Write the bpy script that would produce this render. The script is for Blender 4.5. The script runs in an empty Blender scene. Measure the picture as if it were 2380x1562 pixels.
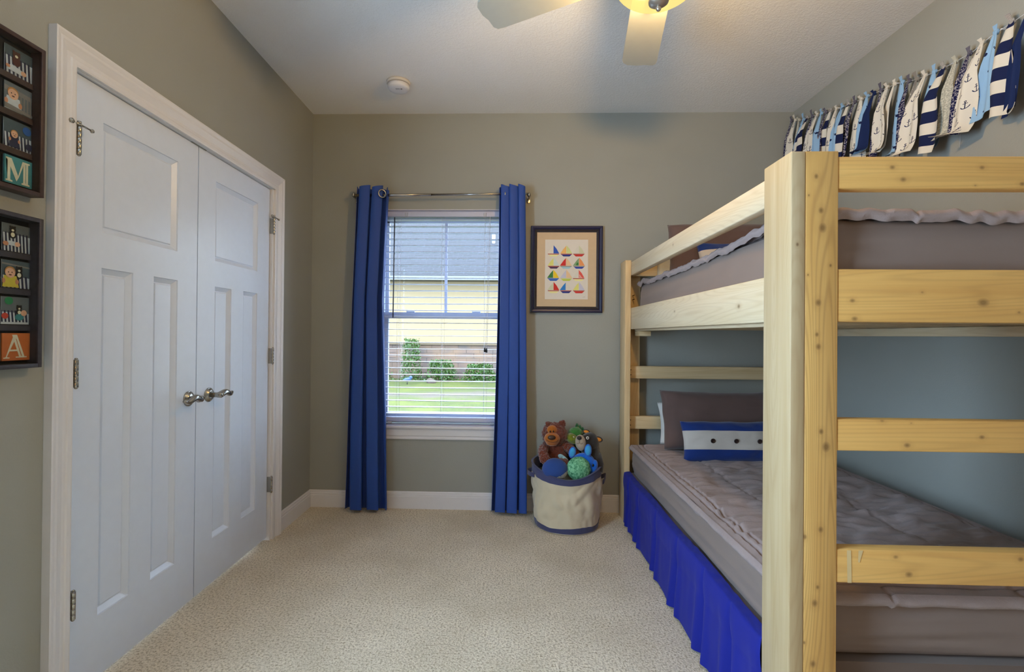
import bpy, bmesh, math, random
from mathutils import Vector, Matrix, noise

C = bpy.context.scene.collection
S = bpy.context.scene
random.seed(7)
PI = math.pi

# ------------------------------------------------------------ camera
CAM = (0.0, 0.0, 1.2042)
F, YAW, PITCH, ROLL = 1127.34, 0.0296, 0.0052, 0.0086
cd = bpy.data.cameras.new('camera')
cd.sensor_width = 36.0
cd.sensor_fit = 'HORIZONTAL'
cd.lens = F / 2380 * 36.0
cd.shift_x = 35.06 / 2380
cd.shift_y = -7.92 / 2380
cd.clip_start = 0.02
cam = bpy.data.objects.new('camera', cd)
C.objects.link(cam)
cy, sy, cp, sp = math.cos(YAW), math.sin(YAW), math.cos(PITCH), math.sin(PITCH)
fw = Vector((-sy * cp, cy * cp, sp))
rt0 = Vector((cy, sy, 0))
up0 = rt0.cross(fw)
cr, sr = math.cos(ROLL), math.sin(ROLL)
rt = cr * rt0 + sr * up0
up = -sr * rt0 + cr * up0
m = Matrix((rt, up, -fw)).transposed().to_4x4()
m.translation = Vector(CAM)
cam.matrix_world = m
S.camera = cam

# ------------------------------------------------------------ world
w = bpy.data.worlds.new('world')
S.world = w
w.use_nodes = True
bg = w.node_tree.nodes['Background']
bg.inputs[0].default_value = (0.66, 0.81, 1.0, 1)
bg.inputs[1].default_value = 13.0

XL0 = -1.398
def area(name, loc, rot, sx, sz, col, power):
    l = bpy.data.lights.new(name, 'AREA')
    l.shape = 'RECTANGLE'
    l.size, l.size_y = sx, sz
    l.color = col
    l.energy = power
    o = bpy.data.objects.new(name, l)
    o.location = loc
    o.rotation_euler = rot
    C.objects.link(o)
    return o

# added cool fill light, placed outside an invented opening beside the camera
area('side_fill', (XL0 - 0.13, 0.48, 1.35), (PI / 2, 0, -PI / 2), 0.8, 1.6, (0.50, 0.73, 1.0), 66)
# added warm fill from behind the camera, no known lamp there
area('rear_fill', (0.55, -3.1, 1.5), (PI / 2, 0, 0), 1.4, 1.4, (1.0, 0.62, 0.26), 22)
# the lamp of the ceiling fan
pl = bpy.data.lights.new('fan_bulb', 'POINT')
pl.energy = 120
pl.color = (1.0, 0.70, 0.34)
pl.shadow_soft_size = 0.045
po = bpy.data.objects.new('fan_bulb', pl)
po.location = (0.465, 1.57, 2.338)
C.objects.link(po)

S.view_settings.view_transform = 'Standard'
S.view_settings.look = 'None'
S.view_settings.exposure = 0.08
S.view_settings.gamma = 1.0
S.view_settings.use_curve_mapping = False

# ------------------------------------------------------------ helpers
def lin(h):
    r = [int(h[i:i + 2], 16) / 255 for i in (0, 2, 4)]
    return tuple((c / 12.92 if c <= 0.04045 else ((c + 0.055) / 1.055) ** 2.4) for c in r) + (1,)

MATS = {}
class NT:
    """small helper for node trees"""
    def __init__(s, name):
        s.m = bpy.data.materials.new(name)
        s.m.use_nodes = True
        s.t = s.m.node_tree
        s.b = s.t.nodes['Principled BSDF']
    def n(s, typ, **kw):
        x = s.t.nodes.new(typ)
        for k, v in kw.items():
            setattr(x, k, v)
        return x
    def l(s, a, b):
        s.t.links.new(a, b)
    def math(s, op, a, b=None, c=None, clamp=False):
        x = s.n('ShaderNodeMath', operation=op)
        x.use_clamp = clamp
        for i, v in enumerate((a, b, c)):
            if v is None: continue
            if isinstance(v, (int, float)): x.inputs[i].default_value = v
            else: s.l(v, x.inputs[i])
        return x.outputs[0]
    def mix(s, f, a, b, blend='MIX'):
        x = s.n('ShaderNodeMix', data_type='RGBA', blend_type=blend)
        for i, v in ((0, f), (6, a), (7, b)):
            if isinstance(v, (int, float, tuple)): x.inputs[i].default_value = v
            else: s.l(v, x.inputs[i])
        return x.outputs[2]
    def noise(s, vec, scale, detail=2, rough=0.5):
        x = s.n('ShaderNodeTexNoise')
        x.inputs['Scale'].default_value = scale
        x.inputs['Detail'].default_value = detail
        x.inputs['Roughness'].default_value = rough
        if vec is not None: s.l(vec, x.inputs['Vector'])
        return x.outputs[0]
    def ramp(s, f, a, b):
        x = s.n('ShaderNodeMapRange')
        x.inputs['From Min'].default_value = a
        x.inputs['From Max'].default_value = b
        s.l(f, x.inputs[0])
        return x.outputs[0]
    def obj(s):
        return s.n('ShaderNodeTexCoord').outputs['Object']
    def uv(s):
        return s.n('ShaderNodeTexCoord').outputs['UV']
    def mapv(s, v, scale, loc=(0, 0, 0)):
        x = s.n('ShaderNodeMapping')
        x.inputs['Scale'].default_value = scale
        x.inputs['Location'].default_value = loc
        s.l(v, x.inputs[0])
        return x.outputs[0]
    def bump(s, h, strength, dist=0.01):
        x = s.n('ShaderNodeBump')
        x.inputs['Strength'].default_value = strength
        x.inputs['Distance'].default_value = dist
        s.l(h, x.inputs['Height'])
        s.l(x.outputs[0], s.b.inputs['Normal'])

def plain(name, col, rough=0.6, metal=0.0, var=0.05, vscale=30, bump=0.0, bscale=200, bdist=0.002, sheen=0.0, spec=None):
    if name in MATS: return MATS[name]
    t = NT(name)
    c = lin(col)
    o = t.obj()
    nf = t.noise(o, vscale, 3)
    dk = tuple(x * (1 - var) for x in c[:3]) + (1,)
    lt = tuple(min(1, x * (1 + var)) for x in c[:3]) + (1,)
    t.l(t.mix(t.ramp(nf, 0.3, 0.7), dk, lt), t.b.inputs['Base Color'])
    t.b.inputs['Roughness'].default_value = rough
    t.b.inputs['Metallic'].default_value = metal
    if spec is not None: t.b.inputs['Specular IOR Level'].default_value = spec
    if sheen: t.b.inputs['Sheen Weight'].default_value = sheen
    if bump: t.bump(t.noise(o, bscale, 3), bump, bdist)
    MATS[name] = t.m
    return t.m

class MB:
    """collects geometry and links it as one mesh object"""
    def __init__(s):
        s.v, s.f, s.mi, s.sm, s.uv = [], [], [], [], {}
    def add(s, vs, fs, mi=0, smooth=False, uvs=None):
        o = len(s.v)
        s.v += [tuple(v) for v in vs]
        for f in fs:
            if uvs is not None: s.uv[len(s.f)] = [uvs[i] for i in f]
            s.f.append([i + o for i in f]); s.mi.append(mi); s.sm.append(smooth)
        return s
    def box(s, a, b, mi=0, bev=0.0, seg=2):
        x0, y0, z0 = [min(p, q) for p, q in zip(a, b)]
        x1, y1, z1 = [max(p, q) for p, q in zip(a, b)]
        vs = [(x0, y0, z0), (x1, y0, z0), (x1, y1, z0), (x0, y1, z0), (x0, y0, z1), (x1, y0, z1), (x1, y1, z1), (x0, y1, z1)]
        fs = [(0, 3, 2, 1), (4, 5, 6, 7), (0, 1, 5, 4), (1, 2, 6, 5), (2, 3, 7, 6), (3, 0, 4, 7)]
        if not bev: return s.add(vs, fs, mi)
        bm = bmesh.new()
        bv = [bm.verts.new(v) for v in vs]
        for f in fs: bm.faces.new([bv[i] for i in f])
        bmesh.ops.bevel(bm, geom=bm.edges[:], offset=bev, segments=seg, profile=0.5, affect='EDGES')
        bm.verts.index_update()
        s.add([v.co[:] for v in bm.verts], [[v.index for v in f.verts] for f in bm.faces], mi, True)
        bm.free()
        return s
    def tube(s, pts, r, seg=10, mi=0, cap=True):
        pts = [Vector(p) for p in pts]
        n = len(pts)
        rs = r if isinstance(r, (list, tuple)) else [r] * n
        vs, fs = [], []
        prev = None
        for i, p in enumerate(pts):
            t = (pts[min(i + 1, n - 1)] - pts[max(i - 1, 0)]).normalized()
            if prev is None:
                a = Vector((0, 0, 1)) if abs(t.z) < 0.9 else Vector((1, 0, 0))
                u = t.cross(a).normalized()
            else:
                u = (prev - t * prev.dot(t)).normalized()
            prev = u
            v = t.cross(u)
            for k in range(seg):
                an = 2 * PI * k / seg
                vs.append(p + (u * math.cos(an) + v * math.sin(an)) * rs[i])
        for i in range(n - 1):
            for k in range(seg):
                k2 = (k + 1) % seg
                fs.append((i * seg + k, i * seg + k2, (i + 1) * seg + k2, (i + 1) * seg + k))
        if cap:
            fs.append(tuple(range(seg))[::-1])
            fs.append(tuple((n - 1) * seg + k for k in range(seg)))
        return s.add(vs, fs, mi, True)
    def lathe(s, prof, c=(0, 0, 0), seg=32, mi=0, axis='z', fn=None, smooth=True):
        """prof: (r, h) pairs along the axis"""
        vs, fs = [], []
        for r, h in prof:
            for k in range(seg):
                a = 2 * PI * k / seg
                x, y, z = r * math.cos(a), r * math.sin(a), h
                if axis == 'x': x, y, z = h, r * math.cos(a), r * math.sin(a)
                if axis == 'y': x, y, z = r * math.cos(a), h, r * math.sin(a)
                p = Vector((x + c[0], y + c[1], z + c[2]))
                if fn: p = fn(p, a)
                vs.append(p)
        for i in range(len(prof) - 1):
            for k in range(seg):
                k2 = (k + 1) % seg
                fs.append((i * seg + k, i * seg + k2, (i + 1) * seg + k2, (i + 1) * seg + k))
        return s.add(vs, fs, mi, smooth)
    def ell(s, c, r, mi=0, rot=None, nz=0.0, nf=10.0, seg=28, ring=18, fn=None):
        """ellipsoid, optionally rotated (Euler) and roughened"""
        R = Matrix.Identity(3)
        if rot:
            from mathutils import Euler
            R = Euler(rot).to_matrix()
        vs, fs = [], []
        for i in range(ring + 1):
            th = PI * i / ring
            for k in range(seg):
                ph = 2 * PI * k / seg
                d = Vector((math.sin(th) * math.cos(ph), math.sin(th) * math.sin(ph), math.cos(th)))
                p = Vector((d.x * r[0], d.y * r[1], d.z * r[2]))
                if fn: p = fn(p, d)
                p = R @ p + Vector(c)
                if nz: p += (R @ d) * nz * noise.noise(p * nf)
                vs.append(p)
        for i in range(ring):
            for k in range(seg):
                k2 = (k + 1) % seg
                fs.append((i * seg + k, (i + 1) * seg + k, (i + 1) * seg + k2, i * seg + k2))
        return s.add(vs, fs, mi, True)
    def grid(s, fn, nu, nv, mi=0, smooth=True, uvfn=None, thick=0.0):
        """fn(u, v) -> point"""
        vs = [Vector(fn(i / nu, j / nv)) for j in range(nv + 1) for i in range(nu + 1)]
        uvs = [(uvfn(i / nu, j / nv) if uvfn else (i / nu, j / nv)) for j in range(nv + 1) for i in range(nu + 1)]
        fs = [(j * (nu + 1) + i, j * (nu + 1) + i + 1, (j + 1) * (nu + 1) + i + 1, (j + 1) * (nu + 1) + i) for j in range(nv) for i in range(nu)]
        s.add(vs, fs, mi, smooth, uvs)
        if thick:
            W = nu + 1
            def P(i, j): return vs[j * W + i]
            back = []
            for j in range(nv + 1):
                for i in range(W):
                    du = P(min(i + 1, nu), j) - P(max(i - 1, 0), j)
                    dv = P(i, min(j + 1, nv)) - P(i, max(j - 1, 0))
                    n = du.cross(dv)
                    n = n.normalized() if n.length > 1e-12 else Vector((0, 0, 1))
                    back.append(P(i, j) - n * thick)
            s.add(back, [f[::-1] for f in fs], mi, smooth, uvs)
            allv = vs + back
            N = len(vs)
            rim = [j * W for j in range(nv + 1)] + [nv * W + i for i in range(1, W)] + [j * W + nu for j in range(nv - 1, -1, -1)] + [i for i in range(nu - 1, 0, -1)]
            s.add(allv, [(rim[k], rim[(k + 1) % len(rim)], rim[(k + 1) % len(rim)] + N, rim[k] + N) for k in range(len(rim))], mi, smooth, uvs + uvs)
        return s
    def poly(s, pts, mi=0):
        return s.add(pts, [tuple(range(len(pts)))], mi)
    def build(s, name, mat, parent=None, weld=False):
        off = Vector((0, 0, 0))
        if parent is not None:
            p = parent
            while p.parent: p = p.parent
            off = Vector(p.location)
        me = bpy.data.meshes.new(name)
        me.from_pydata([tuple(Vector(v) - off) for v in s.v], [], s.f)
        for q, mi, smf in zip(me.polygons, s.mi, s.sm):
            q.material_index = mi
            q.use_smooth = smf
        if s.uv:
            ul = me.uv_layers.new(name='UVMap')
            for q in me.polygons:
                if q.index in s.uv:
                    for li, uvv in zip(q.loop_indices, s.uv[q.index]): ul.data[li].uv = uvv
        for mm in (mat if isinstance(mat, (list, tuple)) else [mat]): me.materials.append(mm)
        if weld or True:
            bm = bmesh.new(); bm.from_mesh(me)
            if weld: bmesh.ops.remove_doubles(bm, verts=bm.verts, dist=1e-5)
            bmesh.ops.recalc_face_normals(bm, faces=bm.faces)
            bm.to_mesh(me); bm.free()
        o = bpy.data.objects.new(name, me)
        C.objects.link(o)
        if parent is not None: o.parent = parent
        return o

def thing(name, loc, label, cat, group=None):
    o = bpy.data.objects.new(name, None)
    o.empty_display_size = 0.05
    o.location = loc
    C.objects.link(o)
    o['label'] = label; o['category'] = cat
    if group: o['group'] = group
    return o
def tag(o, label, cat, group=None):
    o['label'] = label; o['category'] = cat
    if group: o['group'] = group
    return o
def struct(o):
    o['kind'] = 'structure'
    return o
def B(a, b, bev=0.0): return MB().box(a, b, 0, bev)

# ------------------------------------------------------------ materials
def wall_mat():
    t = NT('wall_paint'); o = t.obj()
    t.l(t.mix(t.noise(o, 3, 2), lin('9c9d96'), lin('969790')), t.b.inputs['Base Color'])
    t.b.inputs['Roughness'].default_value = 0.75
    t.b.inputs['Specular IOR Level'].default_value = 0.3
    t.bump(t.noise(o, 150, 3, 0.6), 0.16, 0.004)
    return t.m
def ceil_mat():
    t = NT('ceiling_paint'); o = t.obj()
    t.b.inputs['Base Color'].default_value = lin('e8e6e3')
    t.b.inputs['Roughness'].default_value = 0.9
    t.bump(t.ramp(t.noise(o, 90, 4, 0.65), 0.42, 0.66), 0.28, 0.005)
    return t.m
def carpet_mat():
    t = NT('carpet_pile'); o = t.obj()
    n1 = t.noise(o, 110, 3, 0.7)
    n2 = t.noise(o, 2.2, 3, 0.55)
    n3 = t.noise(o, 260, 2, 0.6)
    c = t.mix(t.ramp(n1, 0.34, 0.54), lin('b09e82'), lin('f6e9d2'))
    c = t.mix(t.math('MULTIPLY', t.ramp(n3, 0.5, 0.75), 0.35), c, lin('94846c'))
    c = t.mix(t.math('MULTIPLY', t.ramp(n2, 0.38, 0.66), 0.36), c, lin('b5a58a'))
    t.l(c, t.b.inputs['Base Color'])
    t.b.inputs['Roughness'].default_value = 1.0
    t.b.inputs['Specular IOR Level'].default_value = 0.1
    h = t.math('ADD', t.noise(o, 130, 3, 0.7), t.math('MULTIPLY', n2, 0.6))
    t.bump(h, 0.7, 0.014)
    return t.m
def wood_mat(name, axis, knots=(), base=('dcc59b', 'cdb084'), dark='94693a', seed=0, pitch=1.0, rs=0.12):
    """pine board: axis = grain direction (0,1,2); knots = (x, y, z, r) in world metres"""
    t = NT(name)
    geo = t.n('ShaderNodeNewGeometry').outputs['Position']
    sc = [26, 26, 26]; sc[axis] = 1.3
    v = t.mapv(geo, tuple(sc), (seed * 3.1, seed * 1.7, seed * 2.3))
    n1 = t.noise(v, 1.0, 4, 0.6)
    sc2 = [9, 9, 9]; sc2[axis] = 0.55
    v2 = t.mapv(geo, tuple(sc2), (seed * 1.3, seed * 5.1, seed))
    n2 = t.noise(v2, 1.0, 1, 0.4)
    rings = t.math('SINE', t.math('MULTIPLY', n2, 95 * pitch))
    rings = t.math('POWER', t.math('ABSOLUTE', rings), 6.0)
    sc3 = [300, 300, 300]; sc3[axis] = 6
    fine = t.noise(t.mapv(geo, tuple(sc3)), 1.0, 2)
    c = t.mix(t.ramp(n1, 0.3, 0.7), lin(base[0]), lin(base[1]))
    c = t.mix(t.math('MULTIPLY', rings, rs), c, lin(dark))
    c = t.mix(t.math('MULTIPLY', fine, 0.16), c, lin(dark))
    for (kx, ky, kz, kr) in knots:
        d = t.n('ShaderNodeVectorMath', operation='SUBTRACT')
        t.l(geo, d.inputs[0]); d.inputs[1].default_value = (kx, ky, kz)
        ks = [1, 1, 1]; ks[axis] = 0.75
        dd = t.mapv(d.outputs[0], tuple(ks))
        ln = t.n('ShaderNodeVectorMath', operation='LENGTH')
        t.l(dd, ln.inputs[0])
        L = t.math('ADD', ln.outputs['Value'], t.math('MULTIPLY', t.math('SUBTRACT', n1, 0.5), kr * 0.8))
        mk = t.math('SUBTRACT', 1.0, t.ramp(L, kr * 0.3, kr * 1.1), clamp=True)
        c = t.mix(t.math('MULTIPLY', mk, 0.7), c, lin('5b4124'))
        halo = t.math('SUBTRACT', 1.0, t.ramp(L, kr * 0.9, kr * 2.6), clamp=True)
        c = t.mix(t.math('MULTIPLY', halo, 0.18), c, lin(dark))
    t.l(c, t.b.inputs['Base Color'])
    t.b.inputs['Roughness'].default_value = 0.5
    t.b.inputs['Specular IOR Level'].default_value = 0.35
    t.bump(fine, 0.08, 0.001)
    return t.m

M_wall, M_ceil, M_carpet = wall_mat(), ceil_mat(), carpet_mat()
M_trim = plain('trim_paint', 'd9d8da', 0.35, var=0.01)
M_door = plain('door_paint', 'd2dcec', 0.33, var=0.012, bump=0.03, bscale=60)
M_nickel = plain('brushed_nickel', 'a7a39b', 0.24, 1.0, var=0.03)
M_dark = plain('closet_dark', '2a2826', 0.9)
M_vinyl = plain('window_vinyl', 'aeb8cc', 0.4, var=0.01)
M_blind = plain('blind_slat', 'bcc0d4', 0.4, var=0.01)
M_cord = plain('blind_cord', 'c9ccd2', 0.7)
M_black = plain('black_plastic', '1c1c1e', 0.45)

# ------------------------------------------------------------ room shell
XL, XR, YB, YF, H = -1.398, 1.909, 3.350, -1.20, 2.74
Y0, Y1, YM, ZT = 1.505, 2.782, 2.1365, 2.04        # closet opening
WX0, WX1, WZ0, WZ1 = -0.955, 0.025, 0.575, 2.073  # window opening
T = 0.14

struct(MB().box((XL - 0.9, YF - 2.2, -0.1), (XR + T, YB + T, 0.0)).build('floor', M_carpet))
struct(MB().box((XL - 0.9, YF - 2.2, H), (XR + T, YB + T, H + 0.1)).build('ceiling', M_ceil))
def wallbox(name, boxes, mat=None):
    mb = MB()
    for a, b in boxes: mb.box(a, b)
    return struct(mb.build(name, mat or M_wall))
wallbox('wall_back', [((XL - T, YB, 0), (WX0, YB + T, H)), ((WX1, YB, 0), (XR + T, YB + T, H)),
                      ((WX0, YB, 0), (WX1, YB + T, WZ0 - 0.02)), ((WX0, YB, WZ1), (WX1, YB + T, H))])
SY0, SY1, SZ0, SZ1 = 0.08, 0.88, 0.55, 2.15   # unseen opening, added to let in the side fill
wallbox('wall_left', [((XL - T, YF - T, 0), (XL, SY0, H)), ((XL - T, SY1, 0), (XL, Y0 - 0.02, H)), ((XL - T, SY0, 0), (XL, SY1, SZ0)), ((XL - T, SY0, SZ1), (XL, SY1, H)), ((XL - T, Y1 + 0.02, 0), (XL, YB, H)),
                      ((XL - T, Y0 - 0.02, ZT + 0.02), (XL, Y1 + 0.02, H))])
wallbox('wall_right', [((XR, YF - T, 0), (XR + T, YB, H))])
fx0, fx1, fz0, fz1 = -0.6, 1.75, 0.0, 2.1  # wide unseen opening, added so less light bounces off this wall
wallbox('wall_front', [((XL, YF - T, 0), (fx0, YF, H)), ((fx1, YF - T, 0), (XR, YF, H)),
                       ((fx0, YF - T, fz1), (fx1, YF, H))])
# closet interior shell behind the doors
struct(MB().box((XL - 0.75, Y0 - 0.3, 0), (XL - 0.72, Y1 + 0.3, H)).build('wall_closet', M_dark))
# added dark hall, unseen behind the camera, lowers the fill on near faces
wallbox('wall_added_hall', [((XL - T, YF - 2.2, 0), (XR + T, YF - 2.1, H)), ((XL - T, YF - 2.1, 0), (XL, YF - T, H)), ((XR, YF - 2.1, 0), (XR + T, YF - T, H))], plain('added_hall_paint', '5a4c40', 0.9))
# baseboards
def base_prof():   # (depth from wall, z)
    return [(0.0, 0.0), (0.015, 0.0), (0.015, 0.083), (0.0125, 0.086), (0.0125, 0.089), (0.0135, 0.092), (0.0125, 0.100), (0.0085, 0.103), (0.0085, 0.106), (0.009, 0.110), (0.005, 0.116), (0.0, 0.117)]
def extr(mb, prof, p0, p1, nrm, mi=0):
    """extrude a (depth, z) profile along p0->p1"""
    n = len(prof)
    vs = [(p[0] + nrm[0] * d, p[1] + nrm[1] * d, z) for p in (p0, p1) for d, z in prof]
    fs = [(i, (i + 1) % n, n + (i + 1) % n, n + i) for i in range(n)] + [tuple(range(n))[::-1], tuple(range(n, 2 * n))]
    mb.add(vs, fs, mi)
    return mb
struct(extr(MB(), base_prof(), (XL, YB), (XR, YB), (0, -1)).build('baseboard_back', M_trim))
struct(extr(MB(), base_prof(), (XL, 2.90), (XL, YB), (1, 0)).build('baseboard_left', M_trim))
struct(extr(MB(), base_prof(), (XL, YF), (XL, 1.42), (1, 0)).build('baseboard_left', M_trim))
struct(extr(MB(), base_prof(), (XR, YF), (XR, YB), (-1, 0)).build('baseboard_right', M_trim))

# closet casing (trim_1): colonial profile, three sides mitred
cprof = [(0.0, 0.0), (0.0, 0.012), (0.006, 0.014), (0.018, 0.014), (0.022, 0.0105), (0.034, 0.011), (0.052, 0.018), (0.058, 0.021), (0.066, 0.0215), (0.078, 0.026), (0.084, 0.026), (0.084, 0.0)]
def casing():
    mb = MB()
    ci0, ci1, cz = Y0 - 0.008, Y1 + 0.018, ZT + 0.006
    n = len(cprof)
    loops = []
    for k, (yy, zz) in enumerate([(ci0, 0.0), (ci0, cz), (ci1, cz), (ci1, 0.0)]):
        sy_ = -1 if k < 2 else 1
        up_ = 0 if k in (0, 3) else 1
        loops.append([(XL + d, yy + sy_ * wd, zz + up_ * wd) for wd, d in cprof])
    vs = [p for l in loops for p in l]
    fs = [(k * n + i, k * n + i + 1, (k + 1) * n + i + 1, (k + 1) * n + i) for k in range(3) for i in range(n - 1)]
    mb.add(vs, fs)
    # jambs and head jamb with stop
    mb.box((XL - T, Y0 - 0.02, 0), (XL + 0.002, Y0 - 0.002, ZT + 0.02))
    mb.box((XL - T, Y1 + 0.004, 0), (XL + 0.002, Y1 + 0.02, ZT + 0.02))
    mb.box((XL - T, Y0 - 0.02, ZT + 0.004), (XL + 0.002, Y1 + 0.02, ZT + 0.02))
    return struct(mb.build('trim_1', M_trim))
casing()

# closet doors
XD = XL - 0.014          # front face of the leaves
def leaf(name, ya, yb, panels):
    """panelled leaf: front skin tiled around recessed moulded panels"""
    mb = MB()
    z0, z1 = 0.018, ZT
    ys = sorted({ya, yb} | {p[0] for p in panels} | {p[1] for p in panels})
    zs = sorted({z0, z1} | {p[2] for p in panels} | {p[3] for p in panels})
    for i in range(len(ys) - 1):
        for j in range(len(zs) - 1):
            yc, zc = (ys[i] + ys[i + 1]) / 2, (zs[j] + zs[j + 1]) / 2
            if any(p[0] < yc < p[1] and p[2] < zc < p[3] for p in panels): continue
            mb.poly([(XD, ys[i], zs[j]), (XD, ys[i + 1], zs[j]), (XD, ys[i + 1], zs[j + 1]), (XD, ys[i], zs[j + 1])])
    steps = [(0, 0), (0.0015, -0.005), (0.004, -0.0065), (0.019, -0.0175), (0.0225, -0.0175), (0.0255, -0.0135), (0.027, -0.013)]
    for (a, b, c, d) in panels:
        for (i0, h0), (i1, h1) in zip(steps, steps[1:]):
            o = [(XD + h0, a + i0, c + i0), (XD + h0, b - i0, c + i0), (XD + h0, b - i0, d - i0), (XD + h0, a + i0, d - i0)]
            n = [(XD + h1, a + i1, c + i1), (XD + h1, b - i1, c + i1), (XD + h1, b - i1, d - i1), (XD + h1, a + i1, d - i1)]
            for k in range(4):
                k2 = (k + 1) % 4
                mb.poly([o[k], o[k2], n[k2], n[k]])
        i1, h1 = steps[-1]
        mb.poly([(XD + h1, a + i1, c + i1), (XD + h1, b - i1, c + i1), (XD + h1, b - i1, d - i1), (XD + h1, a + i1, d - i1)])
    e = XD - 0.035
    mb.poly([(e, ya, z0), (e, ya, z1), (e, yb, z1), (e, yb, z0)])
    for q in ([(XD, ya, z0), (e, ya, z0), (e, ya, z1), (XD, ya, z1)], [(XD, yb, z0), (XD, yb, z1), (e, yb, z1), (e, yb, z0)],
              [(XD, ya, z1), (e, ya, z1), (e, yb, z1), (XD, yb, z1)], [(XD, ya, z0), (XD, yb, z0), (e, yb, z0), (e, ya, z0)]):
        mb.poly(q)
    return struct(mb.build(name, M_door, weld=True))
PZ = [(1.546, 1.925), (0.228, 1.424)]
d1 = leaf('door_1', Y0 + 0.002, YM - 0.003, [(1.628, 2.006, *PZ[0]), (1.628, 1.768, *PZ[1]), (1.872, 2.010, *PZ[1])])
d2 = leaf('door_2', YM + 0.003, Y1 - 0.002, [(2.267, 2.652, *PZ[0]), (2.267, 2.404, *PZ[1]), (2.512, 2.652, *PZ[1])])

def hinge(par, y, z, side, stop=False):
    h = MB()
    x = XL + 0.010
    for k in range(5):
        h.lathe([(0, 0), (0.0065, 0.0), (0.007, 0.001), (0.007, 0.0165), (0.0065, 0.0175), (0, 0.0175)], (x, y, z - 0.045 + k * 0.018), 14)
    h.lathe([(0, 0), (0.004, 0), (0.005, 0.003), (0, 0.006)], (x, y, z + 0.045), 10)
    h.lathe([(0, -0.006), (0.005, -0.003), (0.004, 0), (0, 0)], (x, y, z - 0.045), 10)
    h.box((XL - 0.014, y - 0.004, z - 0.044), (x, y - 0.0005, z + 0.044)).box((XL - 0.014, y + 0.0005, z - 0.044), (x, y + 0.004, z + 0.044))
    o = h.build('hinge', M_nickel, par)
    if stop:
        s = MB()
        s.lathe([(0, 0), (0.011, 0.0), (0.011, 0.003), (0, 0.003)], (x, y, z + 0.048), 14)
        s.lathe([(0, 0), (0.006, 0.0), (0.006, 0.010), (0, 0.012)], (x, y, z + 0.052), 12)
        s.tube([(x, y - side * 0.028, z + 0.052), (x + 0.004, y, z + 0.051), (x + 0.008, y + side * 0.036, z + 0.047)], [0.0025, 0.0035, 0.0025], 8)
        s.lathe([(0, 0), (0.008, 0.0), (0.008, 0.006), (0, 0.008)], (x + 0.000, y - side * 0.030, z + 0.052), 12, axis='x')
        s.lathe([(0, 0), (0.006, 0.0), (0.006, 0.006), (0, 0.008)], (x + 0.006, y + side * 0.038, z + 0.046), 12, axis='x')
        s.build('hinge_stop', M_nickel, o)
for z in (1.815, 1.070, 0.331): hinge(d1, Y0 + 0.004, z, 1, z > 1.5)
for z in (1.829, 1.072, 0.325): hinge(d2, Y1 + 0.004, z, 1, z > 1.5)

def lever(par, y, z, s):
    r = MB()
    r.lathe([(0.0, 0.0), (0.033, 0.0), (0.033, 0.004), (0.031, 0.006), (0.029, 0.006), (0.028, 0.009), (0.024, 0.011), (0.023, 0.014), (0.018, 0.015), (0.0, 0.016)], (XD, y, z), 36, axis='x')
    r.build('rosette', M_nickel, par)
    h = MB()
    h.lathe([(0.0, 0.014), (0.012, 0.014), (0.0115, 0.040), (0.013, 0.044), (0.0135, 0.060), (0.012, 0.064), (0.0, 0.066)], (XD, y, z), 24, axis='x')
    pts, rs = [], []
    for i in range(17):
        u = i / 16
        pts.append((XD + 0.052 + 0.006 * math.sin(PI * u), y + s * (0.006 + 0.098 * u), z + 0.010 * math.sin(2 * PI * u * 0.95) * (0.4 + u) + 0.008 * u))
        rs.append(0.0095 * (1 - u) + 0.006 + 0.002 * math.sin(PI * u))
    h.tube(pts, rs, 14)
    h.build('door_lever', M_nickel, par)
lever(d1, 2.086, 0.914, -1)
lever(d2, 2.228, 0.914, 1)
# ball catches at the head of the two leaves
struct(B((XD - 0.02, YM - 0.05, ZT - 0.001), (XD + 0.004, YM + 0.05, ZT + 0.004)).build('trim_2', M_nickel))

# ------------------------------------------------------------ window
GY = YB + 0.115
mb = MB()
fr = 0.045
mb.box((WX0, GY - 0.02, WZ0), (WX0 + fr, GY + 0.04, WZ1)).box((WX1 - fr, GY - 0.02, WZ0), (WX1, GY + 0.04, WZ1))
mb.box((WX0 + fr, GY - 0.02, WZ1 - 0.045), (WX1 - fr, GY + 0.04, WZ1)).box((WX0 + fr, GY - 0.02, WZ0), (WX1 - fr, GY + 0.04, WZ0 + 0.035))
win = struct(mb.build('window_1', M_vinyl))
mb = MB()      # upper sash with vertical grille bar
mb.box((WX0 + fr, GY + 0.012, 1.315), (WX0 + fr + 0.025, GY + 0.035, WZ1 - 0.045)).box((WX1 - fr - 0.025, GY + 0.012, 1.315), (WX1 - fr, GY + 0.035, WZ1 - 0.045))
mb.box((WX0 + fr, GY + 0.012, 1.325), (WX1 - fr, GY + 0.035, 1.350)).box((WX0 + fr, GY + 0.012, WZ1 - 0.065), (WX1 - fr, GY + 0.035, WZ1 - 0.045))
mb.box((-0.484, GY + 0.020, 1.345), (-0.464, GY + 0.028, WZ1 - 0.06))
mb.build('upper_sash', M_vinyl, win)
mb = MB()      # lower sash
mb.box((WX0 + fr, GY - 0.016, WZ0 + 0.03), (WX0 + fr + 0.03, GY + 0.010, 1.36)).box((WX1 - fr - 0.03, GY - 0.016, WZ0 + 0.03), (WX1 - fr, GY + 0.010, 1.36))
mb.box((WX0 + fr, GY - 0.018, 1.318), (WX1 - fr, GY + 0.010, 1.362)).box((WX0 + fr, GY - 0.018, WZ0 + 0.03), (WX1 - fr, GY + 0.010, WZ0 + 0.075))
mb.build('lower_sash', M_vinyl, win)
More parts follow.
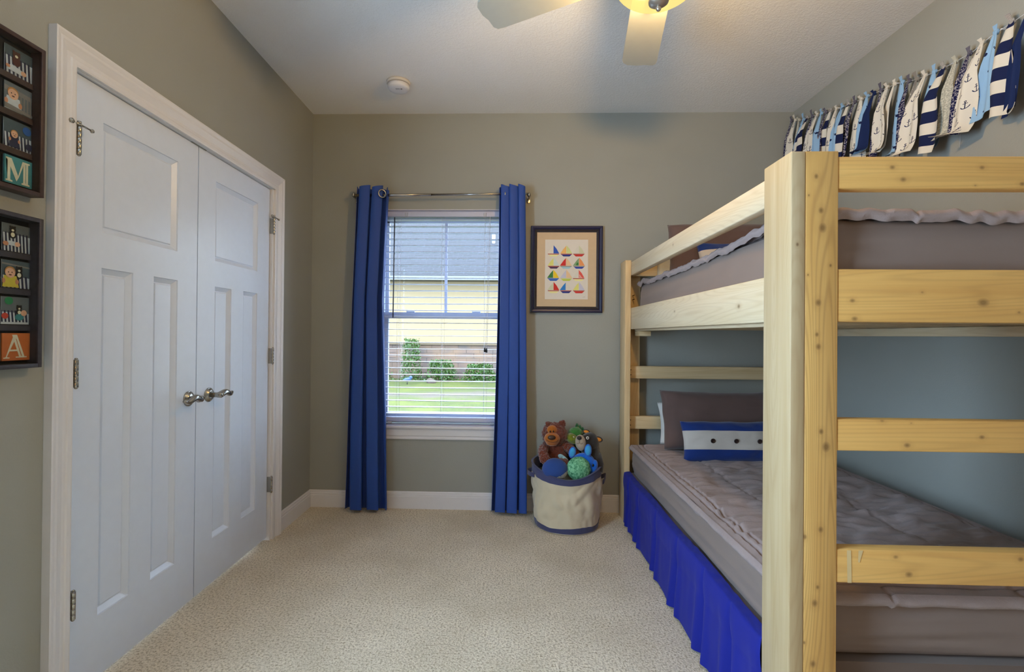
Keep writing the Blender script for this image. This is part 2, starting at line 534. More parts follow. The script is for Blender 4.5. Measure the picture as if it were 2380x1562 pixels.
for x in (-0.72, -0.25):
    MB().box((x - 0.03, GY - 0.026, 1.355), (x + 0.03, GY - 0.010, 1.372), 0, 0.003).build('sash_lock', M_vinyl, win)
def glass():
    t = NT('window_glass')
    for n_ in list(t.t.nodes): t.t.nodes.remove(n_)
    o = t.n('ShaderNodeOutputMaterial'); tr = t.n('ShaderNodeBsdfTransparent'); gl = t.n('ShaderNodeBsdfGlossy')
    gl.inputs['Roughness'].default_value = 0.02
    tr.inputs[0].default_value = (0.95, 0.97, 0.97, 1)
    mx = t.n('ShaderNodeMixShader'); mx.inputs[0].default_value = 0.006
    t.l(tr.outputs[0], mx.inputs[1]); t.l(gl.outputs[0], mx.inputs[2]); t.l(mx.outputs[0], o.inputs[0])
    return t.m
M_glass = glass()
B((WX0 + fr + 0.02, GY + 0.022, 1.34), (WX1 - fr - 0.02, GY + 0.025, WZ1 - 0.06)).build('pane', M_glass, win)
B((WX0 + fr + 0.02, GY - 0.004, WZ0 + 0.07), (WX1 - fr - 0.02, GY - 0.001, 1.325)).build('pane', M_glass, win)
# white drywall return lining, stool and apron
mb = MB()
mb.box((WX0 - 0.0005, YB - 0.0005, WZ0), (WX0 + 0.003, GY - 0.02, WZ1 + 0.0)).box((WX1 - 0.003, YB - 0.0005, WZ0), (WX1 + 0.0005, GY - 0.02, WZ1)).box((WX0, YB - 0.0005, WZ1 - 0.003), (WX1, GY - 0.02, WZ1 + 0.0005))
mb.build('window_reveal', plain('reveal_paint', 'd8d2d6', 0.6, var=0.01), win)
MB().box((WX0 - 0.05, YB - 0.032, WZ0 - 0.020), (WX1 + 0.05, GY - 0.02, WZ0 + 0.000), 0, 0.005).build('window_sill', M_trim, win)
ap = [(0.0, 0.478), (0.010, 0.478), (0.012, 0.482), (0.012, 0.489), (0.009, 0.492), (0.009, 0.499), (0.014, 0.505), (0.016, 0.545), (0.018, 0.554), (0.0, 0.554)]
extr(MB(), ap, (WX0 - 0.03, YB), (WX1 + 0.03, YB), (0, -1)).build('window_apron', M_trim, win)

# frame and pane of the unseen window added for the side fill
mb = MB()
fo = XL - 0.05
mb.box((fo - 0.03, SY0, SZ0), (fo, SY0 + 0.03, SZ1)).box((fo - 0.03, SY1 - 0.03, SZ0), (fo, SY1, SZ1))
mb.box((fo - 0.03, SY0 + 0.03, SZ0), (fo, SY1 - 0.03, SZ0 + 0.03)).box((fo - 0.03, SY0 + 0.03, SZ1 - 0.03), (fo, SY1 - 0.03, SZ1))
win2 = struct(mb.build('fill_window', M_vinyl))
B((fo - 0.018, SY0 + 0.025, SZ0 + 0.025), (fo - 0.014, SY1 - 0.025, SZ1 - 0.025)).build('pane', M_glass, win2)

# blind inside the reveal
BX0, BX1, BY = WX0 + 0.008, WX1 - 0.008, YB + 0.052
bl = thing('window_blind', (-0.465, BY, WZ0), 'white horizontal slat blind, lowered with open slats, inside the window', 'blind')
mb = MB().box((BX0, BY - 0.028, WZ1 - 0.044), (BX1, BY + 0.028, WZ1 - 0.004), 0, 0.003)
mb.build('headrail', M_blind, bl)
for x in (-0.74, -0.19):
    mb = MB().tube([(x - 0.008, BY - 0.030, WZ1 - 0.020), (x - 0.008, BY - 0.033, WZ1 - 0.052), (x + 0.008, BY - 0.033, WZ1 - 0.052), (x + 0.008, BY - 0.030, WZ1 - 0.020)], 0.0018, 6)
    mb.build('valance_clip', plain('clear_plastic', 'b8bcc4', 0.3), bl)
nsl = 31
z_top, z_bot = WZ1 - 0.062, WZ0 + 0.075
slat = None
for k in range(nsl):
    z = z_bot + (z_top - z_bot) * k / (nsl - 1)
    def sf(u, v, z=z): return (BX0 + (BX1 - BX0) * u, BY - 0.025 + 0.05 * v, z + 0.0022 * (1 - (2 * v - 1) ** 2) + 0.0009 * math.sin(3 * u + k))
    MB().grid(sf, 6, 6, thick=0.0028).build('slat', M_blind, bl)
MB().box((BX0, BY - 0.026, WZ0 + 0.018), (BX1, BY + 0.026, WZ0 + 0.048), 0, 0.006).build('bottom_rail', M_blind, bl)
for x in (-0.800, -0.490, -0.190):
    mb = MB()
    for dy in (-0.027, 0.027): mb.tube([(x, BY + dy, WZ1 - 0.044), (x, BY + dy, WZ0 + 0.03)], 0.0007, 5)
    mb.tube([(x + 0.022, BY - 0.027, WZ1 - 0.044), (x + 0.022, BY - 0.027, WZ0 + 0.03)], 0.0006, 5)
    mb.build('ladder_cord', M_cord, bl)
MB().tube([(-0.822, BY - 0.036, WZ1 - 0.052), (-0.826, BY - 0.040, 1.320)], 0.0042, 8).build('tilt_wand', plain('wand_smoke', '3a3f4a', 0.3), bl)
mb = MB()
for dx in (0, 0.009): mb.tube([(-0.155 + dx * 0.3, BY - 0.034, WZ1 - 0.044), (-0.166 + dx, BY - 0.036, 1.5), (-0.178 + dx, BY - 0.036, 1.115)], 0.0009, 5)
mb.build('lift_cord', M_cord, bl)
for dx in (0, 0.012):
    MB().lathe([(0, 0.032), (0.003, 0.032), (0.005, 0.026), (0.008, 0.002), (0, 0)], (-0.183 + dx, BY - 0.036, 1.085 - dx * 0.3), 10).build('cord_tassel', M_black, bl)
for x in (-0.845, -0.13):
    MB().box((x - 0.014, BY - 0.036, WZ0 + 0.006), (x + 0.014, BY - 0.024, WZ0 + 0.020), 0, 0.002).build('hold_down_bracket', plain('clear_plastic', 'b8bcc4', 0.3), bl)

# ------------------------------------------------------------ curtains
def cloth_mat(name, col, var=0.12, rough=0.85, weave=900, wr=0.0, sheen=0.25, spec=0.2, wrs=12, bs=0.3, bd=0.004):
    t = NT(name); o = t.obj()
    c = lin(col)
    n = t.noise(o, 5, 3)
    dk = tuple(x * (1 - var) for x in c[:3]) + (1,)
    c2 = t.mix(n, dk, c)
    f = t.noise(o, weave, 1)
    c2 = t.mix(t.math('MULTIPLY', f, 0.2), c2, tuple(x * 0.5 for x in c[:3]) + (1,))
    t.l(c2, t.b.inputs['Base Color'])
    t.b.inputs['Roughness'].default_value = rough
    t.b.inputs['Sheen Weight'].default_value = sheen
    t.b.inputs['Specular IOR Level'].default_value = spec
    h = f
    if wr: h = t.math('ADD', t.math('MULTIPLY', f, 0.1), t.math('MULTIPLY', t.noise(o, wrs, 4, 0.55), wr))
    t.bump(h, bs, bd)
    return t.m
M_curt = cloth_mat('curtain_blue', '0f449c', rough=0.5, sheen=0.1, spec=0.5)
RY = YB - 0.085     # rod distance
def curtain(edges, folds, label, seed, gx):
    """edges: list of (z, xleft, xright); sheet with rounded pleats"""
    rnd = random.Random(seed)
    def ex(z):
        for (z0, a0, b0), (z1, a1, b1) in zip(edges, edges[1:]):
            if z0 >= z >= z1:
                t = (z0 - z) / (z0 - z1); t = t * t * (3 - 2 * t) if False else t
                return a0 + (a1 - a0) * t, b0 + (b1 - b0) * t
        return edges[-1][1:]
    zt, zb = edges[0][0], edges[-1][0]
    root = thing('curtain', ((edges[-1][1] + edges[-1][2]) / 2, RY, 0.02), label, 'curtain', 'curtains on the rod over the window')
    ph = rnd.random() * 0.4
    def fn(u, v):
        z = zt + (zb - zt) * v
        a, b = ex(z)
        wv = folds * u + ph * 0.2
        amp = 0.040 + 0.012 * v
        drift = 0.5 * math.sin(2.2 * v + seed) * v
        s_ = math.sin(2 * PI * wv + drift)
        s3 = math.copysign(abs(s_) ** 0.75, s_)
        yy = RY + amp * s3 * (0.85 + 0.15 * math.sin(5 * u + seed)) - 0.006 * math.sin(4 * PI * wv + 2.2 * v)
        xx = a + (b - a) * u - 0.022 * math.sin(4 * PI * wv + 2 * drift) * (1 - abs(2 * u - 1) ** 6)
        yy += 0.006 * noise.noise(Vector((u * 7, v * 3, seed)))
        zz = z + 0.012 * math.sin(2 * PI * wv + 1.0 + seed) * (1 - v) * (v < 0.02) - 0.008 * v * s_
        if v > 0.99: pass
        return (xx, yy, zz)
    MB().grid(fn, 150, 60, thick=0.0025).build('curtain_panel', M_curt, root)
    for x, rx in gx:
        g = MB()
        pts = [(x + 0.004 * math.cos(2 * PI * k / 20), RY + 0.026 * math.cos(2 * PI * k / 20) , 2.152 + 0.026 * math.sin(2 * PI * k / 20)) for k in range(21)]
        if rx: pts = [(x + 0.021 * math.cos(2 * PI * k / 20), RY - 0.030 + 0.014 * math.cos(2 * PI * k / 20), 2.150 + 0.026 * math.sin(2 * PI * k / 20)) for k in range(21)]
        g.tube(pts, 0.0045, 8, cap=False)
        g.build('grommet', M_nickel, root)
    return root
curtain([(2.198, -1.058, -0.838), (1.95, -1.066, -0.850), (1.42, -1.086, -0.868), (0.6, -1.108, -0.838), (0.018, -1.118, -0.826)], 2.6,
        'blue grommet curtain left of the window, beside the closet corner', 1, [(-1.015, 0), (-0.93, 0), (-0.876, 1)])
curtain([(2.208, -0.088, 0.082), (1.75, -0.088, 0.090), (1.15, -0.096, 0.098), (0.6, -0.108, 0.106), (0.018, -0.124, 0.112)], 3.0,
        'blue grommet curtain right of the window, beside the sailboat picture', 4, [(-0.045, 0), (0.012, 0), (0.066, 0)])
rod = thing('curtain_rod', (-0.48, YB, 2.15), 'thin silver curtain rod above the window holding two blue curtains', 'curtain rod')
MB().tube([(-1.075, RY, 2.146), (-0.55, RY, 2.151)], 0.0095, 14).tube([(-0.56, RY, 2.151), (0.108, RY, 2.157)], 0.0075, 14).build('rod', M_nickel, rod)
for x in (-1.080, 0.112):
    MB().ell((x, RY, 2.150), (0.012, 0.016, 0.016), seg=16, ring=10).build('finial', M_nickel, rod)
    MB().box((x - 0.006, RY - 0.004, 2.136), (x + 0.006, YB, 2.144), 0, 0.001).box((x - 0.012, YB - 0.006, 2.115), (x + 0.012, YB, 2.165), 0, 0.002).build('bracket', M_nickel, rod)

# ------------------------------------------------------------ sailboat picture
PX0, PX1, PZ0, PZ1 = 0.130, 0.620, 1.362, 1.956
pic = thing('framed_picture', (0.375, YB, 1.36), 'framed print of twelve colourful sailboats in a navy frame beside the window', 'picture')
def frame_ring(mb, x0, x1, z0, z1, prof, yb, mi=0, sgn=-1):
    """prof: (inset, height) rings from outer to inner"""
    n = len(prof)
    loops = [[(x0 + i, yb + sgn * h, z0 + i), (x1 - i, yb + sgn * h, z0 + i), (x1 - i, yb + sgn * h, z1 - i), (x0 + i, yb + sgn * h, z1 - i)] for i, h in prof]
    vs = [p for l in loops for p in l]
    fs = [(k * 4 + j, k * 4 + (j + 1) % 4, (k + 1) * 4 + (j + 1) % 4, (k + 1) * 4 + j) for k in range(n - 1) for j in range(4)]
    mb.add(vs, fs, mi)
    return mb
frame_ring(MB(), PX0, PX1, PZ0, PZ1, [(0, 0), (0, 0.024), (0.003, 0.028), (0.010, 0.029), (0.020, 0.026), (0.024, 0.022), (0.024, 0.0)], YB).build('frame', plain('navy_frame', '14173d', 0.3, var=0.1), pic)
frame_ring(MB(), PX0 + 0.024, PX1 - 0.024, PZ0 + 0.024, PZ1 - 0.024, [(0, 0), (0, 0.022), (0.004, 0.024), (0.010, 0.018), (0.018, 0.013), (0.018, 0.0)], YB).build('frame_liner', plain('bronze_liner', '3f3a3c', 0.35, 0.4, var=0.1), pic)
B((PX0 + 0.03, YB - 0.010, PZ0 + 0.03), (PX1 - 0.03, YB - 0.004, PZ1 - 0.03)).build('mat_board', plain('mat_board', 'c6ad8c', 0.9, var=0.02), pic)
ax0, ax1, az0, az1 = PX0 + 0.098, PX1 - 0.098, PZ0 + 0.092, PZ1 - 0.092
cols = ['ddd3c4', '3155b0', 'e2dc9a', 'c8d08a', 'e9b56a', '27337f', 'c9c9a9', 'd2cdc0', 'c8312a', 'd8d37a', 'c4cfc9', '4b2f56', 'e0bd93', '9cc3cf', '7f9d72', 'e2935a', '2b3fa0', '3d7a3e', 'e8c52a', '2c5fb8', 'bdbccd', 'b9c84a', 'd9564a', '2b7cc4', 'a33a2c', '8a8478']
cm = [plain('print_ink_%d' % i, c, 0.85, var=0.03) for i, c in enumerate(cols)]
mb = MB()
yy = YB - 0.0115
mb.box((ax0, yy, az0), (ax1, YB - 0.009, az1))
boats = [(0, 1, 24, 2), (4, 3, 24, 5), (7, 6, 24, 8), (9, 10, 24, 11), (8, 12, 25, 13), (14, 15, 25, 16),
         (17, 18, 19, 19), (20, 12, 3, 21), (7, 22, 24, 2), (6, 8, 24, 2), (23, 7, 24, 5), (9, 20, 24, 8)]
iw, ih = ax1 - ax0, az1 - az0
for k, (a, b, dk, hl) in enumerate(boats):
    cx_ = ax0 + iw * (0.195 + 0.295 * (k % 3)) + 0.002 * (k % 2)
    zb_ = az1 - ih * (0.245 + 0.205 * (k // 3))
    y2 = yy - 0.0006
    def T2(pts, mi): mb.add([(cx_ + px * 1.18, y2, zb_ + pz * 1.28) for px, pz in pts], [tuple(range(len(pts)))], mi + 1)
    T2([(-0.036, 0.004), (-0.0015, 0.004), (-0.0015, 0.045), (-0.016, 0.030)], a)
    T2([(0.0, 0.004), (0.033, 0.004), (0.017, 0.030), (0.0, 0.048)], b)
    T2([(-0.034, 0.0025), (0.033, 0.0025), (0.031, -0.0015), (-0.032, -0.0015)], dk)
    T2([(-0.030, -0.002), (0.030, -0.002), (0.018, -0.012), (-0.018, -0.012)], hl)
    if k == 8:
        for j in range(3): mb.add([(cx_ + 0.004 + j * 0.008, y2 - 0.0003, zb_ + 0.005), (cx_ + 0.0065 + j * 0.008, y2 - 0.0003, zb_ + 0.005), (cx_ + 0.004 + j * 0.004, y2 - 0.0003, zb_ + 0.032 - j * 0.005), (cx_ + 0.0025 + j * 0.004, y2 - 0.0003, zb_ + 0.032 - j * 0.005)], [(0, 1, 2, 3)], 1)
    if k == 10:
        for j in range(4): mb.add([(cx_ - 0.030 + j * 0.006, y2 - 0.0003, zb_ + 0.008 + j * 0.008), (cx_ - 0.002, y2 - 0.0003, zb_ + 0.008 + j * 0.008), (cx_ - 0.002, y2 - 0.0003, zb_ + 0.0095 + j * 0.008), (cx_ - 0.029 + j * 0.006, y2 - 0.0003, zb_ + 0.0095 + j * 0.008)], [(0, 1, 2, 3)], 20)
    if k == 5: mb.add([(cx_ - 0.022, y2 - 0.0003, zb_ + 0.008), (cx_ - 0.004, y2 - 0.0003, zb_ + 0.008), (cx_ - 0.004, y2 - 0.0003, zb_ + 0.026), (cx_ - 0.016, y2 - 0.0003, zb_ + 0.026)], [(0, 1, 2, 3)], 18)
mb.add([(ax1 - 0.035, yy - 0.0005, az0 + 0.014), (ax1 - 0.018, yy - 0.0005, az0 + 0.016), (ax1 - 0.018, yy - 0.0005, az0 + 0.0175), (ax1 - 0.035, yy - 0.0005, az0 + 0.0155)], [(0, 1, 2, 3)], 26)
mb.build('print', [plain('print_paper', 'd6cec2', 0.85, var=0.01)] + cm, pic)

# ------------------------------------------------------------ collage frames on the left wall
M_fra = plain('espresso_frame', '3d2b26', 0.45, var=0.2, vscale=80)
M_frb = plain('grey_frame', '37343b', 0.5, var=0.2, vscale=80)
M_in = plain('frame_backing', '17171b', 0.8)
PH = {n: plain('photo_' + n, c, 0.6, var=0.08, vscale=60) for n, c in dict(
    skin='cfa083', skin2='b87f5e', navy='1d2340', white='b9bfc4', rail='77736f', brown='4a241c', blue='25559a', teal='3c7f84', cream='cfc8ae',
    orange='b8622a', yellow='bfae3a', black='191a1e', green='1e7a4a', red='b33a26', grey='5b6367', hair='a9783f', greyb='42525a').items()}
PHN = list(PH)
def photo(root, x, y0, z0, s, kind):
    mb = MB()
    mb.box((x - 0.002, y0, z0), (x, y0 + s, z0 + s), 0)
    xx = [x]
    def P2(pts, c):
        xx[0] += 0.00012
        mb.add([(xx[0], y0 + s * max(0, min(1, a)), z0 + s * max(0, min(1, b))) for a, b in pts], [tuple(range(len(pts)))], PHN.index(c))
    def E2(cx_, cz_, rx, rz, c): P2([(cx_ + rx * math.cos(2 * PI * k / 18), cz_ + rz * math.sin(2 * PI * k / 18)) for k in range(18)], c)
    def stripes(z0_, z1_, n, c='navy', sl=0.04):
        for k in range(n):
            a = k / n
            P2([(a, z0_), (a + 0.5 / n, z0_), (a + 0.5 / n - sl, z1_), (a - sl, z1_)], c)
    def baby(cx_, cz_, r, shirt, hair='hair'):
        P2([(cx_ - 1.5 * r, 0.02), (cx_ + 1.7 * r, 0.02), (cx_ + 1.2 * r, cz_ - 0.6 * r), (cx_ - 1.1 * r, cz_ - 0.6 * r)], shirt)
        E2(cx_ - 1.2 * r, cz_ - 1.6 * r, r * 0.35, r * 0.5, 'skin2'); E2(cx_ + 1.3 * r, cz_ - 1.7 * r, r * 0.35, r * 0.5, 'skin2')
        E2(cx_, cz_ + 0.18 * r, r * 1.0, r * 1.0, hair); E2(cx_, cz_ - 0.08 * r, r * 0.92, r * 0.95, 'skin')
        E2(cx_ - 0.32 * r, cz_ + 0.05 * r, r * 0.1, r * 0.12, 'black'); E2(cx_ + 0.32 * r, cz_ + 0.05 * r, r * 0.1, r * 0.12, 'black')
        E2(cx_, cz_ - 0.45 * r, r * 0.28, r * 0.12, 'brown')
    def bear(cx_, cz_, r, c='black'):
        E2(cx_ - 0.7 * r, cz_ + 0.8 * r, 0.3 * r, 0.3 * r, c); E2(cx_ + 0.7 * r, cz_ + 0.8 * r, 0.3 * r, 0.3 * r, c)
        E2(cx_, cz_ - 1.5 * r, r * 1.1, r * 1.3, c); E2(cx_, cz_, r, r, c); E2(cx_, cz_ - 0.25 * r, r * 0.4, r * 0.35, 'cream')
        if c == 'black': E2(cx_, cz_ - 1.6 * r, r * 0.6, r * 0.7, 'cream')
    if kind == 'A1':
        P2([(0, 0.62), (1, 0.62), (1, 1), (0, 1)], 'greyb'); stripes(0.0, 0.66, 7); bear(0.40, 0.74, 0.14, 'brown'); P2([(0.05, 0.12), (0.6, 0.10), (0.7, 0.26), (0.2, 0.36)], 'white'); E2(0.66, 0.2, 0.1, 0.09, 'skin'); E2(0.1, 0.24, 0.08, 0.06, 'skin2')
    elif kind == 'A2':
        P2([(0, 0), (1, 0), (1, 1), (0, 1)], 'grey'); P2([(0, 0.68), (1, 0.62), (1, 0.78), (0, 0.86)], 'rail')
        for k in range(5): P2([(0.45 + 0.12 * k, 0.1), (0.50 + 0.12 * k, 0.1), (0.50 + 0.12 * k, 0.64), (0.45 + 0.12 * k, 0.64)], 'rail')
        baby(0.30, 0.62, 0.2, 'white'); P2([(0, 0.04), (1, 0.02), (1, 0.12), (0, 0.22)], 'rail')
    elif kind == 'A3':
        P2([(0, 0.5), (1, 0.5), (1, 1), (0, 1)], 'greyb'); stripes(0, 0.5, 8); E2(0.82, 0.78, 0.16, 0.16, 'blue'); baby(0.36, 0.5, 0.13, 'navy'); E2(0.9, 0.2, 0.14, 0.13, 'navy')
    elif kind == 'B1':
        P2([(0, 0.66), (1, 0.6), (1, 1), (0, 1)], 'grey'); stripes(0, 0.68, 8); bear(0.35, 0.80, 0.12); P2([(0.15, 0.22), (0.5, 0.2), (0.5, 0.36), (0.18, 0.38)], 'white'); E2(0.52, 0.28, 0.1, 0.09, 'skin'); E2(0.1, 0.26, 0.1, 0.08, 'skin2')
    elif kind == 'B2':
        P2([(0, 0.45), (1, 0.4), (1, 1), (0, 1)], 'greyb'); P2([(0, 0.84), (1, 0.76), (1, 0.82), (0, 0.90)], 'rail'); stripes(0, 0.45, 7); bear(0.60, 0.68, 0.12); baby(0.27, 0.55, 0.19, 'yellow')
    elif kind == 'B3':
        P2([(0, 0.45), (1, 0.4), (1, 1), (0, 1)], 'grey'); stripes(0.08, 0.5, 8); E2(0.25, 0.85, 0.15, 0.14, 'green'); E2(0.12, 0.30, 0.12, 0.11, 'red'); bear(0.62, 0.60, 0.10); E2(0.62, 0.26, 0.16, 0.12, 'teal'); E2(0.78, 0.42, 0.11, 0.11, 'skin')
    elif kind in 'MA':
        mb.box((x, y0, z0), (x + 0.004, y0 + s, z0 + s), PHN.index('teal' if kind == 'M' else 'orange')); xx[0] = x + 0.0042
        W_ = 'cream'
        if kind == 'M':
            P2([(0.04, 0.06), (0.28, 0.06), (0.28, 0.11), (0.20, 0.13), (0.20, 0.80), (0.04, 0.86), (0.04, 0.91), (0.10, 0.91), (0.10, 0.13), (0.04, 0.11)], W_)
            P2([(0.06, 0.91), (0.24, 0.91), (0.50, 0.28), (0.42, 0.12)], W_); P2([(0.42, 0.12), (0.50, 0.28), (0.70, 0.88), (0.62, 0.88)], W_)
            P2([(0.62, 0.91), (0.90, 0.91), (0.90, 0.86), (0.84, 0.84), (0.84, 0.13), (0.90, 0.11), (0.90, 0.06), (0.60, 0.06), (0.60, 0.11), (0.66, 0.13), (0.66, 0.80)], W_)
            P2([(0.74, 0.14), (0.76, 0.14), (0.76, 0.84), (0.74, 0.84)], 'teal')
        else:
            P2([(0.06, 0.10), (0.13, 0.14), (0.40, 0.94), (0.50, 0.94), (0.46, 0.78), (0.17, 0.14), (0.24, 0.10)], W_)
            P2([(0.34, 0.94), (0.52, 0.94), (0.80, 0.14), (0.60, 0.14)], W_); P2([(0.48, 0.10), (0.88, 0.10), (0.88, 0.14), (0.48, 0.14)], W_); P2([(0.04, 0.08), (0.26, 0.08), (0.26, 0.12), (0.04, 0.12)], W_)
            P2([(0.20, 0.34), (0.58, 0.34), (0.58, 0.40), (0.22, 0.40)], W_); P2([(0.47, 0.80), (0.49, 0.80), (0.70, 0.16), (0.67, 0.16)], 'orange')
    base = 'white' if kind in ('A1', 'A3', 'B1', 'B2', 'B3') else 'grey'
    mats = [PH[n] for n in PHN]
    mb.mi = [PHN.index(base) if i < 6 else q for i, q in enumerate(mb.mi)]
    return mb.build('photo_print' if kind not in 'MA' else 'letter_tile', mats, root)
def collage(z0, z1, mat, kinds, label, xf):
    ya, yb_ = 0.936, 1.366
    root = thing('collage_frame', (XL, 1.15, z0), label, 'picture frame', 'photo collage frames beside the closet')
    mb = MB()
    t_ = 0.012
    mb.box((XL, ya, z0), (xf, ya + t_, z1), 0, 0.001).box((XL, yb_ - t_, z0), (xf, yb_, z1), 0, 0.001)
    mb.box((XL, ya + t_, z0), (xf, yb_ - t_, z0 + t_), 0, 0.001).box((XL, ya + t_, z1 - t_), (xf, yb_ - t_, z1), 0, 0.001)
    mb.build('frame', mat, root)
    B((XL, ya + t_, z0 + t_), (XL + 0.006, yb_ - t_, z1 - t_)).build('backing', M_in, root)
    mb = MB()
    p = (z1 - z0 - 2 * t_) / 4
    for k in range(1, 4): mb.box((XL + 0.006, ya + t_, z0 + t_ + k * p - 0.008), (XL + 0.016, yb_ - t_, z0 + t_ + k * p + 0.008))
    for k in range(1, 4): mb.box((XL + 0.006, yb_ - t_ - k * 0.1015 - 0.009, z0 + t_), (XL + 0.0165, yb_ - t_ - k * 0.1015 + 0.008, z1 - t_))
    mb.build('divider_grid', mat, root)
    for r, kd in enumerate(kinds):
        photo(root, XL + 0.011, 1.278, z1 - t_ - (r + 1) * p + 0.010, 0.076, kd)
    B((xf - 0.006, ya + t_, z0 + t_), (xf - 0.0045, yb_ - t_, z1 - t_)).build('glass', M_glass, root)
collage(1.590, 2.018, M_fra, ['A1', 'A2', 'A3', 'M'], 'dark wooden collage frame of baby photos ending in teal letter M', XL + 0.040)
collage(1.100, 1.528, M_frb, ['B1', 'B2', 'B3', 'A'], 'dark wooden collage frame of baby photos ending in orange letter A', XL + 0.040)

# ------------------------------------------------------------ smoke detector
sd = thing('smoke_detector', (-0.70, 2.93, H), 'round white smoke detector on the ceiling above the window', 'smoke detector')
MB().lathe([(0, 0), (0.072, 0), (0.072, -0.010), (0.069, -0.014), (0.062, -0.015), (0, -0.015)], (-0.70, 2.93, H), 40).build('base_plate', plain('detector_white', 'cfc9c2', 0.5, var=0.01), sd)
MB().lathe([(0.0, -0.018), (0.060, -0.018), (0.066, -0.020), (0.066, -0.036), (0.060, -0.044), (0.045, -0.047), (0, -0.048)], (-0.70, 2.93, H), 40).build('cover', plain('detector_cover', 'd9d9de', 0.45, var=0.01), sd)
mb = MB()
for k in range(5): mb.box((-0.712 + k * 0.005, 2.905, H - 0.0485), (-0.710 + k * 0.005, 2.922, H - 0.0470))
mb.lathe([(0, -0.0495), (0.006, -0.049), (0.006, -0.046), (0, -0.046)], (-0.678, 2.915, H), 12)
mb.build('sounder_slots', plain('detector_slot', '8b8c96', 0.6), sd)

# ------------------------------------------------------------ ceiling fan
FC = Vector((0.465, 1.57, 0))
fan = thing('ceiling_fan', (FC.x, FC.y, H), 'white ceiling fan with lit glass bowl light hanging from the ceiling', 'ceiling fan')
M_fan = plain('fan_metal', 'b5aca2', 0.38, 0.9, var=0.03)
MB().lathe([(0, 0), (0.07, 0), (0.068, -0.02), (0.03, -0.05), (0, -0.05)], (FC.x, FC.y, H), 32).build('canopy', M_fan, fan)
MB().tube([(FC.x, FC.y, H - 0.04), (FC.x, FC.y, 2.55)], 0.013, 14).build('downrod', M_fan, fan)
MB().lathe([(0, 2.565), (0.05, 2.56), (0.10, 2.54), (0.115, 2.50), (0.115, 2.46), (0.09, 2.43), (0.06, 2.42), (0.06, 2.40), (0.11, 2.396), (0.118, 2.388), (0, 2.388)], (FC.x, FC.y, 0), 40).build('motor_housing', M_fan, fan)
M_blade = plain('fan_blade', '9a9a90', 0.45, var=0.02)
for k in range(5):
    an = math.radians(81 + 72 * k)
    R = Matrix.Rotation(an, 3, 'Z')
    pts = [(0.16, -0.058), (0.22, -0.068), (0.60, -0.075), (0.628, -0.072), (0.640, -0.058), (0.642, -0.020), (0.652, 0.010), (0.652, 0.050), (0.640, 0.068), (0.615, 0.075), (0.22, 0.066), (0.16, 0.056)]
    tilt = math.radians(10)
    vs = []
    for hz in (0.0, 0.007):
        for (px, py) in pts:
            p = Vector((px, py * math.cos(tilt), py * math.sin(tilt) + hz))
            vs.append(R @ p + FC + Vector((0, 0, 2.432)))
    n = len(pts)
    fs = [tuple(range(n)), tuple(range(n, 2 * n))[::-1]] + [(i, (i + 1) % n, n + (i + 1) % n, n + i) for i in range(n)]
    MB().add(vs, fs).build('fan_blade', M_blade, fan)
    a = MB()
    q = [R @ Vector(p) + FC + Vector((0, 0, 2.428)) for p in ((0.09, 0, 0.02), (0.14, 0, 0.0), (0.22, 0, -0.002))]
    a.tube(q, [0.014, 0.012, 0.018], 10)
    a.build('blade_arm', M_fan, fan)
def bowl_mat():
    t = NT('lit_bowl_glass')
    t.t.nodes.remove(t.b)
    o = [x for x in t.t.nodes if x.type == 'OUTPUT_MATERIAL'][0]
    tr = t.n('ShaderNodeBsdfTransparent'); tr.inputs[0].default_value = (1.0, 0.86, 0.55, 1)
    em = t.n('ShaderNodeEmission'); em.inputs[0].default_value = (1.0, 0.76, 0.27, 1); em.inputs[1].default_value = 1.15
    mx = t.n('ShaderNodeMixShader'); mx.inputs[0].default_value = 0.70
    t.l(tr.outputs[0], mx.inputs[1]); t.l(em.outputs[0], mx.inputs[2]); t.l(mx.outputs[0], o.inputs[0])
    return t.m
prof = [(0.144 * math.cos(a), 2.374 - 0.090 * math.sin(a)) for a in [PI / 2 * k / 14 for k in range(15)]]
MB().lathe([(0.146, 2.385)] + prof, (FC.x, FC.y, 0), 48).build('glass_bowl', bowl_mat(), fan)
MB().lathe([(0, 2.295), (0.033, 2.291), (0.031, 2.278), (0.020, 2.270), (0.009, 2.266), (0.0, 2.265)], (FC.x, FC.y, 0), 28).ell((FC.x, FC.y, 2.260), (0.0085, 0.0085, 0.0095), seg=16, ring=10).build('finial', M_fan, fan)

# ------------------------------------------------------------ bunk bed
BX, BN, BF = 0.735, 1.300, 3.300      # outer left face, near face, far face
BR = 1.862                            # outer right face
PT = 1.697
bed = thing('bunk_bed', (BX, BN, 0), 'natural pine bunk bed with square posts standing against the right wall', 'bunk bed')
W = lambda n, ax, kn=(), sd=0, **k: wood_mat(n, ax, kn, seed=sd, **k)
KP = [(0.8, 1.3, 1.63, 0.006), (0.781, 1.3, 1.58, 0.003), (0.813, 1.3, 1.54, 0.007), (0.817, 1.3, 1.494, 0.01), (0.838, 1.3, 1.395, 0.004), (0.78, 1.3, 1.37, 0.003), (0.807, 1.3, 1.297, 0.008), (0.804, 1.3, 1.213, 0.005), (0.808, 1.3, 1.181, 0.007), (0.816, 1.3, 0.958, 0.006), (0.829, 1.3, 0.918, 0.01), (0.816, 1.3, 0.701, 0.007), (0.775, 1.3, 0.681, 0.005), (0.809, 1.3, 0.55, 0.005), (0.802, 1.3, 0.508, 0.008), (0.798, 1.3, 0.349, 0.008), (0.775, 1.3, 0.404, 0.004)]
